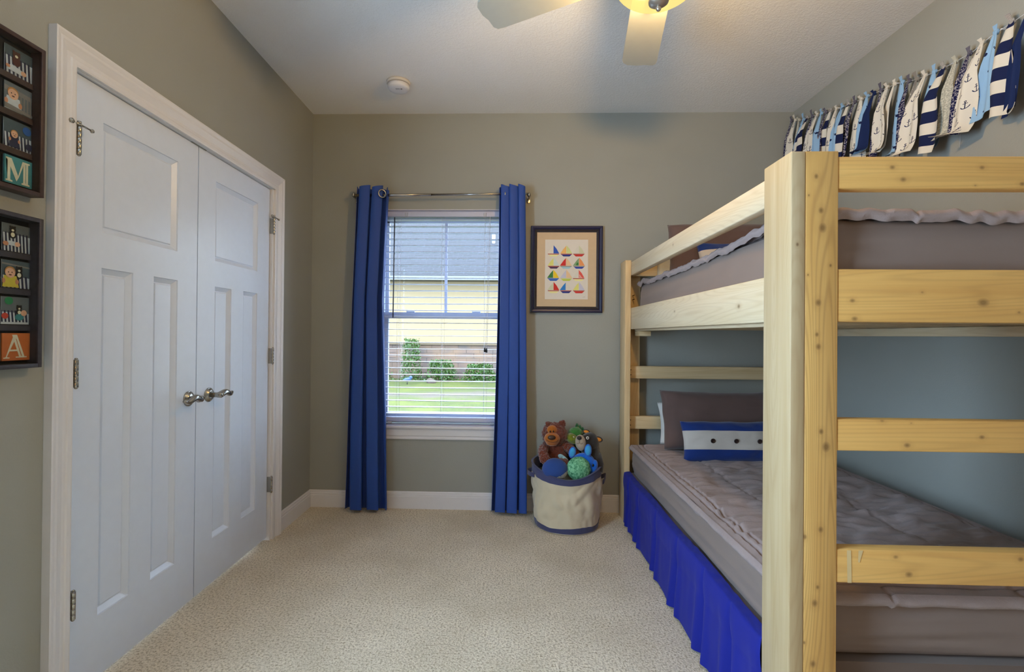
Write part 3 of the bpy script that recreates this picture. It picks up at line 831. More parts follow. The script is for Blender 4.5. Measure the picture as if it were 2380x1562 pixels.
K1 = [(0.997, 1.3, 1.654, 0.006), (1.025, 1.3, 1.622, 0.007), (1.226, 1.3, 1.653, 0.006), (1.328, 1.3, 1.61, 0.006), (1.209, 1.3, 1.606, 0.003)]
K2 = [(0.896, 1.3, 1.303, 0.006), (0.902, 1.3, 1.255, 0.007), (1.075, 1.3, 1.326, 0.004), (1.23, 1.3, 1.3, 0.012), (1.321, 1.3, 1.275, 0.004)]
K3 = [(0.974, 1.3, 0.989, 0.006), (1.038, 1.3, 0.925, 0.007), (1.228, 1.3, 0.949, 0.006), (1.048, 1.3, 0.983, 0.003)]
K4 = [(1.01, 1.3, 0.633, 0.006), (1.044, 1.3, 0.588, 0.008), (1.327, 1.3, 0.634, 0.007)]
bv = 0.0035
M_wz, M_wy, M_wx = W('pine_upright', 2, (), 3), W('pine_side', 1, [(0.772, 1.675, 1.309, 0.009), (0.772, 2.325, 1.324, 0.006), (0.772, 2.353, 1.646, 0.006)], 5, base=('e2d2b4', 'd6c19c')), W('pine_cross', 0, (), 8)  # pine_side is paler: cool light on the side rails put into its colour
def board(a, b, mat, name, bev=bv): return MB().box(a, b, 0, bev).build(name, mat, bed)
def post(x0, x1, y0, y1, inner_y, mats):
    """corner post: wide side board + narrower end board, children of one post"""
    o = MB().box((x0, y0, 0), (x0 + 0.0375 if x0 < 1.3 else x1, y1, PT), 0, bv).build('post', mats[0], bed)
    return o
# near left post
p = MB().box((BX, BN, 0), (BX + 0.038, BN + 0.139, PT), 0, bv).build('post', W('pine_post_near', 2, [(0.752, 1.3, 1.45, 0.004)], 11, base=('c9b692', 'b59d74')), bed)  # paler base holds the cool light on the post's left face
MB().box((BX + 0.038, BN + 0.0005, 0), (BX + 0.123, BN + 0.038, PT), 0, 0.0025).build('face_board', W('pine_post_face', 2, KP, 14, base=('e2b870', 'd09f57'), pitch=1.2, rs=0.34), p)  # same pine, warm light on the near face put into the base colour
# far left post
p = MB().box((BX, BF - 0.139, 0), (BX + 0.038, BF, PT), 0, bv).build('post', M_wz, bed)
MB().box((BX + 0.038, BF - 0.038, 0), (BX + 0.123, BF, PT), 0, 0.0025).build('face_board', M_wz, p)
# right posts
for (ya, yb, fa, fb) in ((BN, BN + 0.139, BN, BN + 0.038), (BF - 0.139, BF, BF - 0.038, BF)):
    p = MB().box((BR - 0.038, ya, 0), (BR, yb, PT), 0, bv).build('post', M_wz, bed)
    MB().box((BR - 0.123, fa, 0), (BR - 0.038, fb, PT), 0, 0.0025).build('face_board', M_wz, p)
# end boards, near
xa, xb = BX + 0.1235, BR - 0.1235
for nm, z0, z1, kn, sd in (('end_rail', 1.598, 1.683, K1, 21), ('end_rail', 1.247, 1.386, K2, 23), ('ladder_rung', 0.908, 0.991, K3, 25), ('ladder_rung', 0.562, 0.650, K4, 27)):
    board((xa, BN + 0.002, z0), (xb, BN + 0.0395, z1), W('pine_%s_%d' % (nm, sd), 0, kn, sd, base=('e6b86c', 'd6a35a'), pitch=0.8, rs=0.16), nm)  # deeper yellow base carries the warm light on these near boards
tp = bed.children[-1]
mb = MB()
mb.poly([(0.886, BN + 0.0012, 0.563), (0.897, BN + 0.0012, 0.563), (0.895, BN + 0.0012, 0.648), (0.884, BN + 0.0012, 0.648)])
mb.poly([(0.913, BN + 0.0012, 0.618), (0.917, BN + 0.0012, 0.616), (0.926, BN + 0.0012, 0.648), (0.914, BN + 0.0012, 0.648)])
mb.build('tape_scrap', plain('masking_tape', 'd9c08c', 0.6), tp)
# end boards, far
for nm, z0, z1 in (('end_rail', 1.602, 1.690), ('end_rail', 1.250, 1.389), ('ladder_rung', 0.926, 1.008), ('ladder_rung', 0.594, 0.678)):
    o = board((BX + 0.0385, BF - 0.0765, z0), (BR - 0.0385, BF - 0.0385, z1), M_wx, nm)
    for dz in (0.3, 0.7):
        MB().lathe([(0, -0.0012), (0.0035, -0.0008), (0.0035, 0.001), (0, 0.001)], (BX + 0.055, BF - 0.0765, z0 + (z1 - z0) * dz), 10, axis='y').build('screw', M_black, o)
# side boards
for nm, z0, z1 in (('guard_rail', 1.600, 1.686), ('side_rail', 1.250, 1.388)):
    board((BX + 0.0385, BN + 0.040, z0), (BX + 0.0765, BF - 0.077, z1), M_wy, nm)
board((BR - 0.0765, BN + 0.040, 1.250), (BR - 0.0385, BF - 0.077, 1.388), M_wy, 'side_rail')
board((BX + 0.077, BF - 0.20, 1.206), (BX + 0.150, BF - 0.078, 1.2375), M_wx, 'ledger_block')
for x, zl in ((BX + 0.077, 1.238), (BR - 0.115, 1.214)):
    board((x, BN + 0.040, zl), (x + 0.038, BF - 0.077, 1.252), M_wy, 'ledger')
for k in range(12):
    y = BN + 0.07 + k * 0.155
    board((BX + 0.078, y, 1.2525), (BR - 0.078, y + 0.09, 1.271), M_wx, 'slat', 0.001)
# exposed lag screws behind the upper mattress at the far post
for z in (1.475, 1.448): MB().tube([(BX + 0.072, BF - 0.042, z), (BX + 0.072, BF - 0.085, z)], 0.0028, 8).build('screw', plain('rusty_screw', '5a3f22', 0.5, 0.6), bed)

# ------------------------------------------------------------ bedding
M_quilt = cloth_mat('quilt_taupe', 'a3928f', rough=0.8, weave=700, wr=0.9, wrs=34, sheen=0.1, var=0.22, bs=0.55, bd=0.008)
M_sheet = cloth_mat('sheet_taupe', '87766d', rough=0.8, weave=1100, wr=0.25, wrs=9, sheen=0.1, var=0.08)
M_brownp = cloth_mat('pillow_brown', '66514b', rough=0.8, weave=900, wr=0.3, wrs=14, sheen=0.25)
def nz(x, y=0.0, z=0.0): return noise.noise(Vector((x, y, z)))
def fractal(x, y, z=0.0):
    return nz(x, y, z) + 0.5 * nz(2 * x, 2 * y, z + 5) + 0.25 * nz(4 * x, 4 * y, z + 9)
def mattress(x0, x1, y0, y1, zb, zt, label, seed, zip_lift, puff):
    root = thing('mattress', ((x0 + x1) / 2, (y0 + y1) / 2, zb), label, 'mattress', 'made up mattresses on the bunk bed')
    # sheet-covered body: rounded rectangle swept up the height
    per = []
    r = 0.05
    def corner(cx_, cy_, a0): return [(cx_ + r * math.cos(a0 + PI / 2 * k / 6), cy_ + r * math.sin(a0 + PI / 2 * k / 6)) for k in range(7)]
    base = corner(x1 - r, y1 - r, 0) + corner(x0 + r, y1 - r, PI / 2) + corner(x0 + r, y0 + r, PI) + corner(x1 - r, y0 + r, 1.5 * PI)
    for i in range(len(base)):
        a, b = Vector(base[i]), Vector(base[(i + 1) % len(base)])
        n = max(1, int((b - a).length / 0.02))
        for k in range(n): per.append(a + (b - a) * k / n)
    N, Rn = len(per), 16
    cen = Vector(((x0 + x1) / 2, (y0 + y1) / 2))
    vs, fs = [], []
    for j in range(Rn + 1):
        t = j / Rn
        for q in per:
            p = Vector((q.x, q.y, zb + (zt - zb) * t))
            bulge = 0.012 * math.sin(PI * t)
            d = (q - cen); ax_ = Vector((d.x / abs(x1 - x0), d.y / abs(y1 - y0)))
            nrm = Vector((1 if ax_.x > 0 else -1, 0)) if abs(ax_.x) > abs(ax_.y) else Vector((0, 1 if ax_.y > 0 else -1))
            along = q.y if nrm.x else q.x
            wv = 0.006 * fractal(along * 2.2 + seed, t * 5.0) + 0.003 * nz(along * 1.3, t * 16 + along * 2.0, seed)
            wv -= 0.004 * math.exp(-((t - 0.22 - 0.35 * (along - 0.9 if nrm.y else 0)) / 0.03) ** 2) * (nrm.y < 0)
            p.x += nrm.x * (bulge + wv); p.y += nrm.y * (bulge + wv)
            vs.append(p)
    for j in range(Rn):
        for k in range(N): fs.append((j * N + k, j * N + (k + 1) % N, (j + 1) * N + (k + 1) % N, (j + 1) * N + k))
    fs.append(tuple(range(N))[::-1]); fs.append(tuple(Rn * N + k for k in range(N)))
    MB().add(vs, fs, 0, True).build('fitted_sheet', M_sheet, root)
    # zip-on quilt top
    def qz(x, y):
        u, v = (x - x0) / (x1 - x0), (y - y0) / (y1 - y0)
        e = min(u, 1 - u) * (x1 - x0); e2 = min(v, 1 - v) * (y1 - y0)
        ed = min(1, e / 0.07) * min(1, e2 / 0.07)
        z = zt + 0.012 + puff * (1 - (1 - min(1, min(e, e2) / 0.16)) ** 2)
        z += ed * (0.015 * fractal(x * 4.5 + seed, y * 7.5, seed) + 0.012 * nz(x * 7, y * 42, seed + 3) + 0.011 * nz(x * 10 + y * 7, y * 24 - x * 10, seed + 7))
        for gx in (x0 + 0.255, x0 + 0.62): z -= 0.007 * math.exp(-((x - gx - 0.012 * nz(y * 2, gx)) / 0.007) ** 2)
        for gd in (0.026, 0.052): z -= 0.011 * math.exp(-((min(e, e2) - gd) / 0.0040) ** 2)
        z += 0.004 * nz((x if e2 < e else y) * 45, min(e, e2) * 20, 2) * math.exp(-((min(e, e2) - 0.04) / 0.02) ** 2)
        return z + zip_lift(x, y) * (1 - min(1, min(e, e2) / 0.05))
    nu, nv = 190, 300
    def qf(u, v):
        u2 = u - 0.80 * math.sin(2 * PI * u) / (2 * PI); v2 = v - 0.5 * math.sin(2 * PI * v) / (2 * PI)
        x, y = x0 - 0.008 + (x1 - x0 + 0.016) * u2, y0 - 0.012 + (y1 - y0 + 0.020) * v2
        x += 0.006 * nz(y * 6, seed) * (1 if u < 0.02 else 0)
        return (x, y, qz(min(max(x, x0), x1), min(max(y, y0), y1)))
    MB().grid(qf, nu, nv).build('quilt_top', M_quilt, root)
    # gathered border band that hangs around the rim above the zipper
    def band(side):
        def f(u, v):
            if side == 'left': x, y, nx, ny = x0 - 0.008, y0 + (y1 - y0) * u, -1, 0
            elif side == 'right': x, y, nx, ny = x1 + 0.008, y0 + (y1 - y0) * u, 1, 0
            elif side == 'near': x, y, nx, ny = x0 + (x1 - x0) * u, y0 - 0.012, 0, -1
            else: x, y, nx, ny = x0 + (x1 - x0) * u, y1 + 0.008, 0, 1
            al = y if nx else x
            zz = qz(min(max(x, x0), x1), min(max(y, y0), y1))
            fl = 0.012 * math.sin(PI * v * 0.9) + 0.005 * nz(al * 16, v * 2, seed) * v
            return (x + nx * fl, y + ny * fl, zz - v * (0.030 + 0.006 * nz(al * 9, seed + 2)) - 0.0)
        MB().grid(f, 220, 8, thick=0.002).build('zipper_band', M_quilt, root)
    for sd_ in ('left', 'near', 'right', 'far'): band(sd_)
    return root
low = mattress(0.785, 1.765, 1.375, 3.150, 0.335, 0.492, 'lower bunk mattress with grey fitted sheet and wrinkled taupe zip quilt', 2, lambda x, y: 0.0, 0.022)
def lift(x, y): return 0.008 + 0.030 * max(0, nz(x * 9, y * 9, 1.0)) + 0.012 * nz(x * 22, y * 22, 4.0) + 0.022 * max(0, 1 - abs(y - 1.62) / 0.28)
upm = mattress(0.822, 1.780, 1.345, 3.130, 1.275, 1.525, 'upper bunk mattress with taupe sheet and ruffled zip quilt behind guard rail', 9, lift, 0.010)

# box spring under the lower mattress, its blue skirt hanging to the carpet
MB_ = B((0.755, 1.352, 0.10), (1.80, 3.155, 0.325)); bs = MB_.build('box_spring', cloth_mat('box_fabric', '6c5a50', wr=0.25, wrs=8))
tag(bs, 'box spring in brown cover under the lower bunk mattress, behind the blue skirt', 'box spring')
M_skirt = cloth_mat('skirt_blue', '1a2590', rough=0.75, weave=900, wr=0.35, wrs=10, sheen=0.05, var=0.2)
pl_y = [1.44, 1.64, 1.86, 2.15, 2.46, 2.80, 3.02]
sk = thing('bed_skirt', (0.74, 2.25, 0.02), 'royal blue pleated bed skirt hanging from lower bunk to the carpet', 'bed skirt')
def skf(u, v):
    y = 1.442 + (3.150 - 1.442) * u
    # v: 0..0.12 ledge, the rest the drop
    zt_ = 0.330 - 0.004 * math.sin(9 * y)
    if v < 0.12:
        t = v / 0.12
        x = 0.772 - 0.038 * t
        return (x, y, zt_ + 0.004 - 0.006 * t * t + 0.003 * nz(y * 25, t * 3))
    t = (v - 0.12) / 0.88
    x = 0.734 - 0.006 * math.sin(PI * min(1, t * 3)) 
    x -= t * (0.008 + 0.018 * nz(y * 3.1, 0.5) + 0.005 * nz(y * 8, t * 2)) + 0.0015 * nz(y * 22, t * 3, 3) * min(1, t * 4)
    for py in pl_y:
        d = (y - py - 0.03 * t * (py - 2.3))
        x += 0.026 * (0.25 + 0.75 * t) * math.exp(-(d / (0.008 + 0.016 * t)) ** 2) * (0.5 + 0.5 * min(1, t * 5))
        x -= 0.014 * t * math.exp(-((abs(d) - 0.045) / 0.022) ** 2)
    x = min(x, 0.752)
    z = zt_ - 0.002 - (zt_ - 0.012) * t
    return (x, y, z + 0.006 * t * nz(y * 5, 1))
MB().grid(skf, 420, 50, thick=0.0015).build('skirt_panel', M_skirt, sk)

def pillow(mb, c, w_, h_, t_, rot, mi=lambda v: 0, n=44, dent=0.0, seed=0, p=3.0, pinch=0.05):
    from mathutils import Euler
    R = Euler(rot).to_matrix(); c = Vector(c)
    for sgn in (1, -1):
        vs = []
        for j in range(n + 1):
            for i in range(n + 1):
                u, v = 2 * i / n - 1, 2 * j / n - 1
                a, b = abs(u), abs(v)
                prof = max(0.0, (1 - a ** p)) ** 0.55 * max(0.0, (1 - b ** p)) ** 0.55
                x = u * w_ / 2 * (1 - pinch * (1 - b * b) * a); z = v * h_ / 2 * (1 - pinch * (1 - a * a) * b)
                y = sgn * t_ / 2 * prof
                y += sgn * prof * (0.010 * nz(u * 2 + seed, v * 2) + 0.005 * nz(u * 6, v * 5, seed)) - dent * math.exp(-((v - 0.8) / 0.3) ** 2 - (u / 0.5) ** 2) * 0
                z += 0.007 * nz(u * 2.2, v * 0.5, seed + 3) * b * b; x += 0.005 * nz(v * 2.2, u * 0.5, seed + 6) * a * a
                vs.append(c + R @ Vector((x, -y, z)))
        o = len(mb.v); mb.v += [tuple(q) for q in vs]
        for j in range(n):
            for i in range(n):
                f = [o + j * (n + 1) + i, o + j * (n + 1) + i + 1, o + (j + 1) * (n + 1) + i + 1, o + (j + 1) * (n + 1) + i]
                mb.f.append(f if sgn > 0 else f[::-1]); mb.mi.append(mi((j + 0.5) / n)); mb.sm.append(True)
    return mb
def seam(mb, c, w_, h_, rot, r, inset=0.0, dy=0.0):
    from mathutils import Euler
    R = Euler(rot).to_matrix(); c = Vector(c)
    pts = []
    for a, b in ((-1, -1), (1, -1), (1, 1), (-1, 1)):
        pass
    return mb
# lower bunk pillows
t = thing('bed_pillow', (1.23, 2.93, 0.53), 'large brown pillow leaning on the rungs at lower bunk head', 'pillow')
pillow(MB(), (1.245, 2.955, 0.706), 0.66, 0.345, 0.17, (-0.30, 0, 0.0), seed=3, p=5, pinch=0.02).build('pillow_cover', M_brownp, t, weld=True)
t = thing('lace_pillow', (1.22, 3.08, 0.53), 'white lace edged pillow mostly hidden behind the lower brown pillow', 'pillow')
pillow(MB(), (1.265, 3.090, 0.660), 0.665, 0.26, 0.09, (-0.26, 0, 0), seed=5, p=4).build('pillow_cover', cloth_mat('lace_white', 'dcdad4', wr=0.8, wrs=60), t, weld=True)
t = thing('button_cushion', (1.23, 2.73, 0.52), 'small navy and cream striped cushion with dark buttons before brown pillow', 'cushion')
M_navyc, M_creamc = cloth_mat('cushion_navy', '183274', wr=0.3), cloth_mat('cushion_cream', 'c9bfb4', wr=0.3)
pillow(MB(), (1.232, 2.745, 0.621), 0.555, 0.225, 0.115, (-0.28, 0, 0), mi=lambda v: 1 if 0.29 < v < 0.76 else 0, n=48, seed=8, p=3.2).build('cushion_cover', [M_navyc, M_creamc], t, weld=True)
for k, x in enumerate((1.106, 1.232, 1.358)):
    b = MB(); 
    b.lathe([(0, 0.0), (0.0115, 0.0), (0.0125, -0.002), (0.0125, -0.004), (0.010, -0.0055), (0.0085, -0.004), (0, -0.004)], (x, 2.688, 0.637), 22, axis='y')
    b.build('button', plain('button_dark', '2a1c1a', 0.35), t)
# upper bunk pillows
t = thing('bed_pillow', (1.28, 2.96, 1.56), 'large brown pillow propped upright at the head of upper bunk', 'pillow')
pillow(MB(), (1.285, 2.985, 1.730), 0.66, 0.33, 0.16, (-0.16, 0, 0), seed=13, p=5, pinch=0.02).build('pillow_cover', M_brownp, t, weld=True)
t = thing('navy_cushion', (1.32, 2.82, 1.56), 'small navy cushion with cream band before the upper brown pillow', 'cushion')
pillow(MB(), (1.345, 2.83, 1.652), 0.55, 0.20, 0.11, (-0.30, 0, 0), mi=lambda v: 1 if 0.25 < v < 0.72 else 0, seed=15, p=3.2).build('cushion_cover', [M_navyc, M_creamc], t, weld=True)
t = thing('lace_pillow', (1.25, 3.10, 1.56), 'cream lace edged pillow peeking out behind the upper brown pillow', 'pillow')
pillow(MB(), (1.235, 3.125, 1.662), 0.64, 0.24, 0.09, (-0.10, 0, 0), seed=17, p=4).build('pillow_cover', cloth_mat('lace_cream', 'c9bfa6', wr=0.8, wrs=60), t, weld=True)

# ------------------------------------------------------------ toy basket
BC = Vector((0.362, 3.120, 0))
bk = thing('toy_basket', (BC.x, BC.y, 0), 'cream canvas basket with navy rim and base full of stuffed toys', 'basket')
def bpt(a, t, off=0.0):
    """a: angle, t: 0 floor .. 1 rim"""
    ht = 0.398 + 0.012 * math.sin(a + 0.4) - 0.055 * math.exp(-((((a + PI / 2 + PI) % (2 * PI)) - PI) / 0.85) ** 2)
    rx, ry = 0.197 + 0.024 * t + 0.006 * math.sin(PI * t), 0.186 + 0.012 * t
    wr = 0.015 * fractal(math.cos(a) * 2.2 + 1.0, math.sin(a) * 2.2 + t * 1.6, t * 2.6) * math.sin(PI * min(1, t * 1.05)) ** 0.5
    wr += 0.016 * (abs(nz(math.cos(a) * 4, math.sin(a) * 4, t * 5)) - 0.2) * math.sin(PI * t)
    return Vector((BC.x + (rx + wr + off) * math.cos(a), BC.y + (ry + wr + off) * math.sin(a), 0.004 + ht * t))
def bring(t0, t1, off, n, name, mat, inner=False, edge=None):
    mb = MB()
    def f(u, v):
        a = 2 * PI * u
        tt = t0(a) + (t1(a) - t0(a)) * v
        return bpt(a, tt, off)
    mb.grid(f, 128, n, thick=0.004)
    return mb.build(name, mat, bk)
M_canvas = cloth_mat('canvas_cream', 'd0c3a6', rough=0.85, weave=700, wr=0.4, wrs=10, var=0.06)
M_canvn = cloth_mat('canvas_navy', '44476a', rough=0.85, weave=700, wr=0.2, wrs=12)
mb = MB().grid(lambda u, v: bpt(2 * PI * u, v, 0.0), 128, 60, thick=0.004)
mb.add([bpt(2 * PI * k / 64, 0.02, -0.003) for k in range(64)], [tuple(range(64))])
mb.build('bag', M_canvas, bk)
bring(lambda a: 0.875 + 0.02 * math.sin(3 * a), lambda a: 1.004, 0.0025, 8, 'rim_band', M_canvn)
mb = MB().grid(lambda u, v: bpt(2 * PI * u, 0.80 + 0.206 * v, -0.0075), 96, 6).grid(lambda u, v: bpt(2 * PI * u, 1.006, -0.0075 + 0.014 * v), 96, 2)
mb.build('rim_lining', M_canvn, bk)
bring(lambda a: 0.012, lambda a: 0.085 + 0.035 * math.sin(2 * a + 1.1) ** 2, 0.0022, 6, 'base_band', M_canvn)
mb = MB()
hp = [bpt(-0.30 + 0.5 * u, 0.72 - 0.03 * math.cos(2 * PI * u), 0.004 + 0.03 * math.sin(PI * u)) for u in [k / 14 for k in range(15)]]
hp2 = [p + Vector((0.001, 0, 0.028)) for p in hp]
mb.grid(lambda u, v: hp[round(u * 14)].lerp(hp2[round(u * 14)], v), 14, 2, thick=0.003)
mb.build('handle', M_canvn, bk)
mb = MB()
hp3 = [bpt(PI + 0.30 - 0.5 * u, 0.80, 0.004 + 0.022 * math.sin(PI * u)) for u in [k / 14 for k in range(15)]]
mb.grid(lambda u, v: hp3[round(u * 14)] + Vector((0, 0, 0.028 * v)), 14, 2, thick=0.003)
mb.build('handle', M_canvn, bk)

def plush(name, col, var=0.35, sc=120, fuzz=0.6):
    t = NT(name); o = t.obj(); c = lin(col)
    f = t.noise(o, sc, 4, 0.7)
    t.l(t.mix(t.ramp(f, 0.3, 0.7), tuple(x * (1 - var) for x in c[:3]) + (1,), tuple(min(1, x * (1 + var * 0.6)) for x in c[:3]) + (1,)), t.b.inputs['Base Color'])
    t.b.inputs['Roughness'].default_value = 0.95
    t.b.inputs['Sheen Weight'].default_value = 0.5
    t.b.inputs['Specular IOR Level'].default_value = 0.1
    t.bump(f, fuzz, 0.008)
    return t.m
M_bf, M_bm = plush('fur_brown', '6b3220', 0.45), plush('face_orange', 'a8601f', 0.15, 200, 0.2)
M_nose = plain('nose_brown', '3a2316', 0.5); M_eye = plain('eye_black', '0c0c0e', 0.12)
M_white = plain('felt_white', 'd8d5cc', 0.8)
def tuft(mb, c, r, rot=None, a=0.013, f=85): return mb.ell(c, r, 0, rot, a, f, 56, 40)

# shaggy brown bear
t = thing('teddy_bear', (0.285, 3.15, 0.10), 'shaggy brown teddy bear with orange muzzle in the toy basket', 'teddy bear')
hd = tuft(MB(), (0.284, 3.150, 0.566), (0.082, 0.070, 0.076)).build('head', M_bf, t)
tuft(MB(), (0.290, 3.170, 0.430), (0.082, 0.068, 0.105)).ell((0.285, 3.16, 0.500), (0.045, 0.04, 0.03)).build('body', M_bf, t)
for c, s_ in (((0.243, 3.140, 0.630), 0.020), ((0.333, 3.145, 0.634), 0.024)):
    e = tuft(MB(), c, (s_, 0.014, s_), a=0.006).build('ear', M_bf, hd)
f = MB().ell((0.264, 3.093, 0.605), (0.033, 0.022, 0.030)); f.ell((0.264, 3.085, 0.552), (0.050, 0.040, 0.040)); f.ell((0.264, 3.088, 0.530), (0.040, 0.034, 0.026))
f.build('muzzle', M_bm, hd)
MB().ell((0.258, 3.047, 0.566), (0.025, 0.013, 0.015)).build('nose', M_nose, hd)
for x in (0.250, 0.270): MB().ell((x, 3.064, 0.601), (0.0045, 0.004, 0.006), seg=14, ring=10).build('eye', M_eye, hd)
MB().tube([(0.224, 3.045, 0.552), (0.24, 3.043, 0.541), (0.264, 3.040, 0.537), (0.288, 3.043, 0.542), (0.302, 3.052, 0.553)], 0.0012, 6).build('mouth', M_nose, hd)
for pts in ([(0.35, 3.155, 0.495), (0.385, 3.120, 0.478), (0.412, 3.085, 0.455), (0.425, 3.06, 0.43)], [(0.235, 3.15, 0.490), (0.210, 3.11, 0.478), (0.205, 3.06, 0.460), (0.215, 3.03, 0.435)]):
    a = MB()
    for q0, q1 in zip(pts, pts[1:]):
        for u in (0, 0.5): tuft(a, Vector(q0).lerp(Vector(q1), u), (0.031, 0.031, 0.029), a=0.007)
    tuft(a, pts[-1], (0.033, 0.032, 0.031), a=0.007)
    a.build('arm', M_bf, t)
for c in ((0.235, 3.02, 0.33), (0.33, 3.06, 0.40)): tuft(MB(), c, (0.04, 0.055, 0.038), a=0.008).build('leg', M_bf, t)

# green dinosaur
M_g1, M_g2, M_g3 = plush('dino_dark', '1f5a2c', 0.5), plush('dino_mid', '3f7d33', 0.45), plush('dino_olive', '75801c', 0.35)
t = thing('dinosaur_plush', (0.45, 3.22, 0.12), 'green plush dinosaur with dark spiky crest behind the black bear', 'stuffed dinosaur')
hd = MB().ell((0.424, 3.185, 0.570), (0.047, 0.040, 0.038), nz=0.006, nf=50).build('head', M_g2, t)
MB().ell((0.396, 3.148, 0.543), (0.036, 0.038, 0.030), rot=(0.3, 0.5, 0), nz=0.004, nf=60).ell((0.410, 3.150, 0.520), (0.028, 0.03, 0.014), nz=0.003, nf=60).build('snout', M_g3, hd)
MB().ell((0.404, 3.122, 0.556), (0.0055, 0.005, 0.0055), seg=14, ring=10).build('eye', M_white, hd)
MB().ell((0.462, 3.225, 0.46), (0.048, 0.040, 0.13), nz=0.008, nf=50).build('body', M_g1, t)
c = MB()
for k, (x, z, h) in enumerate([(0.436, 0.596, 0.040), (0.454, 0.592, 0.034), (0.472, 0.584, 0.028), (0.492, 0.574, 0.022)]):
    c.lathe([(0.017, 0.0), (0.014, h * 0.5), (0.004, h), (0, h)], (x, 3.20, z - 0.005), 12)
c.ell((0.455, 3.205, 0.572), (0.042, 0.025, 0.022), nz=0.008, nf=60)
c.build('crest', M_g1, hd)
c = MB()
for x, z in ((0.440, 0.607), (0.434, 0.585), (0.450, 0.598), (0.426, 0.592)): c.ell((x, 3.183, z), (0.0035, 0.003, 0.0035), seg=10, ring=8)
c.build('yellow_spots', plain('spot_yellow', 'b79a24', 0.8), hd)

# black bear with cream muzzle
M_k = plush('fur_charcoal', '2c2622', 0.45, 300, 0.4); M_bg = plush('muzzle_beige', 'a89884', 0.08, 300, 0.15); M_or = plain('ear_orange', 'd8862a', 0.8)
t = thing('black_bear_plush', (0.51, 3.10, 0.10), 'black plush bear with long beige muzzle and orange ears', 'stuffed bear')
body = MB().ell((0.512, 3.105, 0.400), (0.062, 0.060, 0.19)).build('body', M_k, t)
hd = MB().ell((0.500, 3.105, 0.520), (0.066, 0.058, 0.072), rot=(0, 0.35, 0), fn=lambda p, d: Vector((p.x * (1 - 0.12 * d.z), p.y, p.z))).build('head', M_k, t)
MB().ell((0.441, 3.063, 0.533), (0.033, 0.036, 0.050), rot=(0, -0.12, 0)).build('muzzle', M_bg, hd)
MB().ell((0.427, 3.030, 0.570), (0.0155, 0.010, 0.0125)).build('nose', plain('nose_dark', '241c1a', 0.6), hd)
MB().tube([(0.427, 3.027, 0.556), (0.428, 3.026, 0.540), (0.420, 3.028, 0.535), (0.411, 3.034, 0.537)], 0.0009, 6).tube([(0.428, 3.026, 0.540), (0.438, 3.026, 0.532), (0.449, 3.028, 0.538)], 0.0009, 6).build('mouth', M_nose, hd)
MB().lathe([(0.0045, -0.002), (0.009, -0.003), (0.0095, 0.001), (0.0045, 0.001)], (0.481, 3.043, 0.568), 22, axis='y').build('eye_ring', M_white, hd)
MB().ell((0.481, 3.043, 0.568), (0.0045, 0.003, 0.0045), seg=12, ring=8).build('eye', M_eye, hd)
for c, rt_ in (((0.556, 3.095, 0.549), (0.030, 0.011, 0.019)), ((0.487, 3.130, 0.590), (0.024, 0.010, 0.014))):
    e = MB().ell(c, rt_, rot=(0, 0.2, 0)).build('ear', M_k, hd)
    MB().ell((c[0] - 0.002, c[1] - 0.008, c[2] + 0.001), (rt_[0] * 0.72, 0.006, rt_[2] * 0.66), rot=(0, 0.2, 0)).build('inner_ear', M_or, e)
MB().tube([(0.55, 3.09, 0.46), (0.565, 3.06, 0.40), (0.555, 3.03, 0.36)], [0.024, 0.022, 0.018], 14).build('arm', M_k, t)

# bright blue plush with pale blue ears
M_bl, M_lb = plush('plush_blue', '1565cf', 0.2, 200, 0.3), plush('plush_sky', '3f9fd8', 0.15, 200, 0.3)
t = thing('blue_plush', (0.455, 3.03, 0.15), 'bright blue plush animal with upright pale blue lined ears', 'stuffed toy')
MB().ell((0.455, 3.040, 0.405), (0.078, 0.045, 0.070)).ell((0.515, 3.03, 0.39), (0.026, 0.030, 0.048), rot=(0, 0.3, 0)).build('body', M_bl, t)
for c, r_, ro in (((0.386, 3.035, 0.478), (0.022, 0.012, 0.036), (0, 0.20, 0)), ((0.481, 3.020, 0.495), (0.023, 0.013, 0.040), (0, 0.02, 0))):
    e = MB().ell(c, r_, rot=ro).build('ear', M_bl, t)
    MB().ell((c[0] - 0.001, c[1] - 0.007, c[2] + 0.002), (r_[0] * 0.78, 0.008, r_[2] * 0.78), rot=ro).build('ear_lining', M_lb, e)
MB().ell((0.508, 2.997, 0.410), (0.006, 0.004, 0.009), seg=12, ring=8).build('eye', M_eye, t)

# green mottled ball
M_gb = NT('felt_green'); o_ = M_gb.obj()
M_gb.l(M_gb.mix(M_gb.ramp(M_gb.noise(o_, 70, 4, 0.7), 0.38, 0.62), lin('2f7a55'), lin('86c79a')), M_gb.b.inputs['Base Color'])
M_gb.b.inputs['Roughness'].default_value = 0.9; M_gb.bump(M_gb.noise(o_, 160, 3), 0.4, 0.006)
g = thing('green_ball', (0.420, 2.990, 0.31), 'mottled green round plush toy resting on the front basket rim', 'ball')
MB().ell((0.420, 2.998, 0.388), (0.073, 0.056, 0.074), nz=0.003, nf=30, seg=48, ring=32).build('felt_shell', M_gb.m, g)

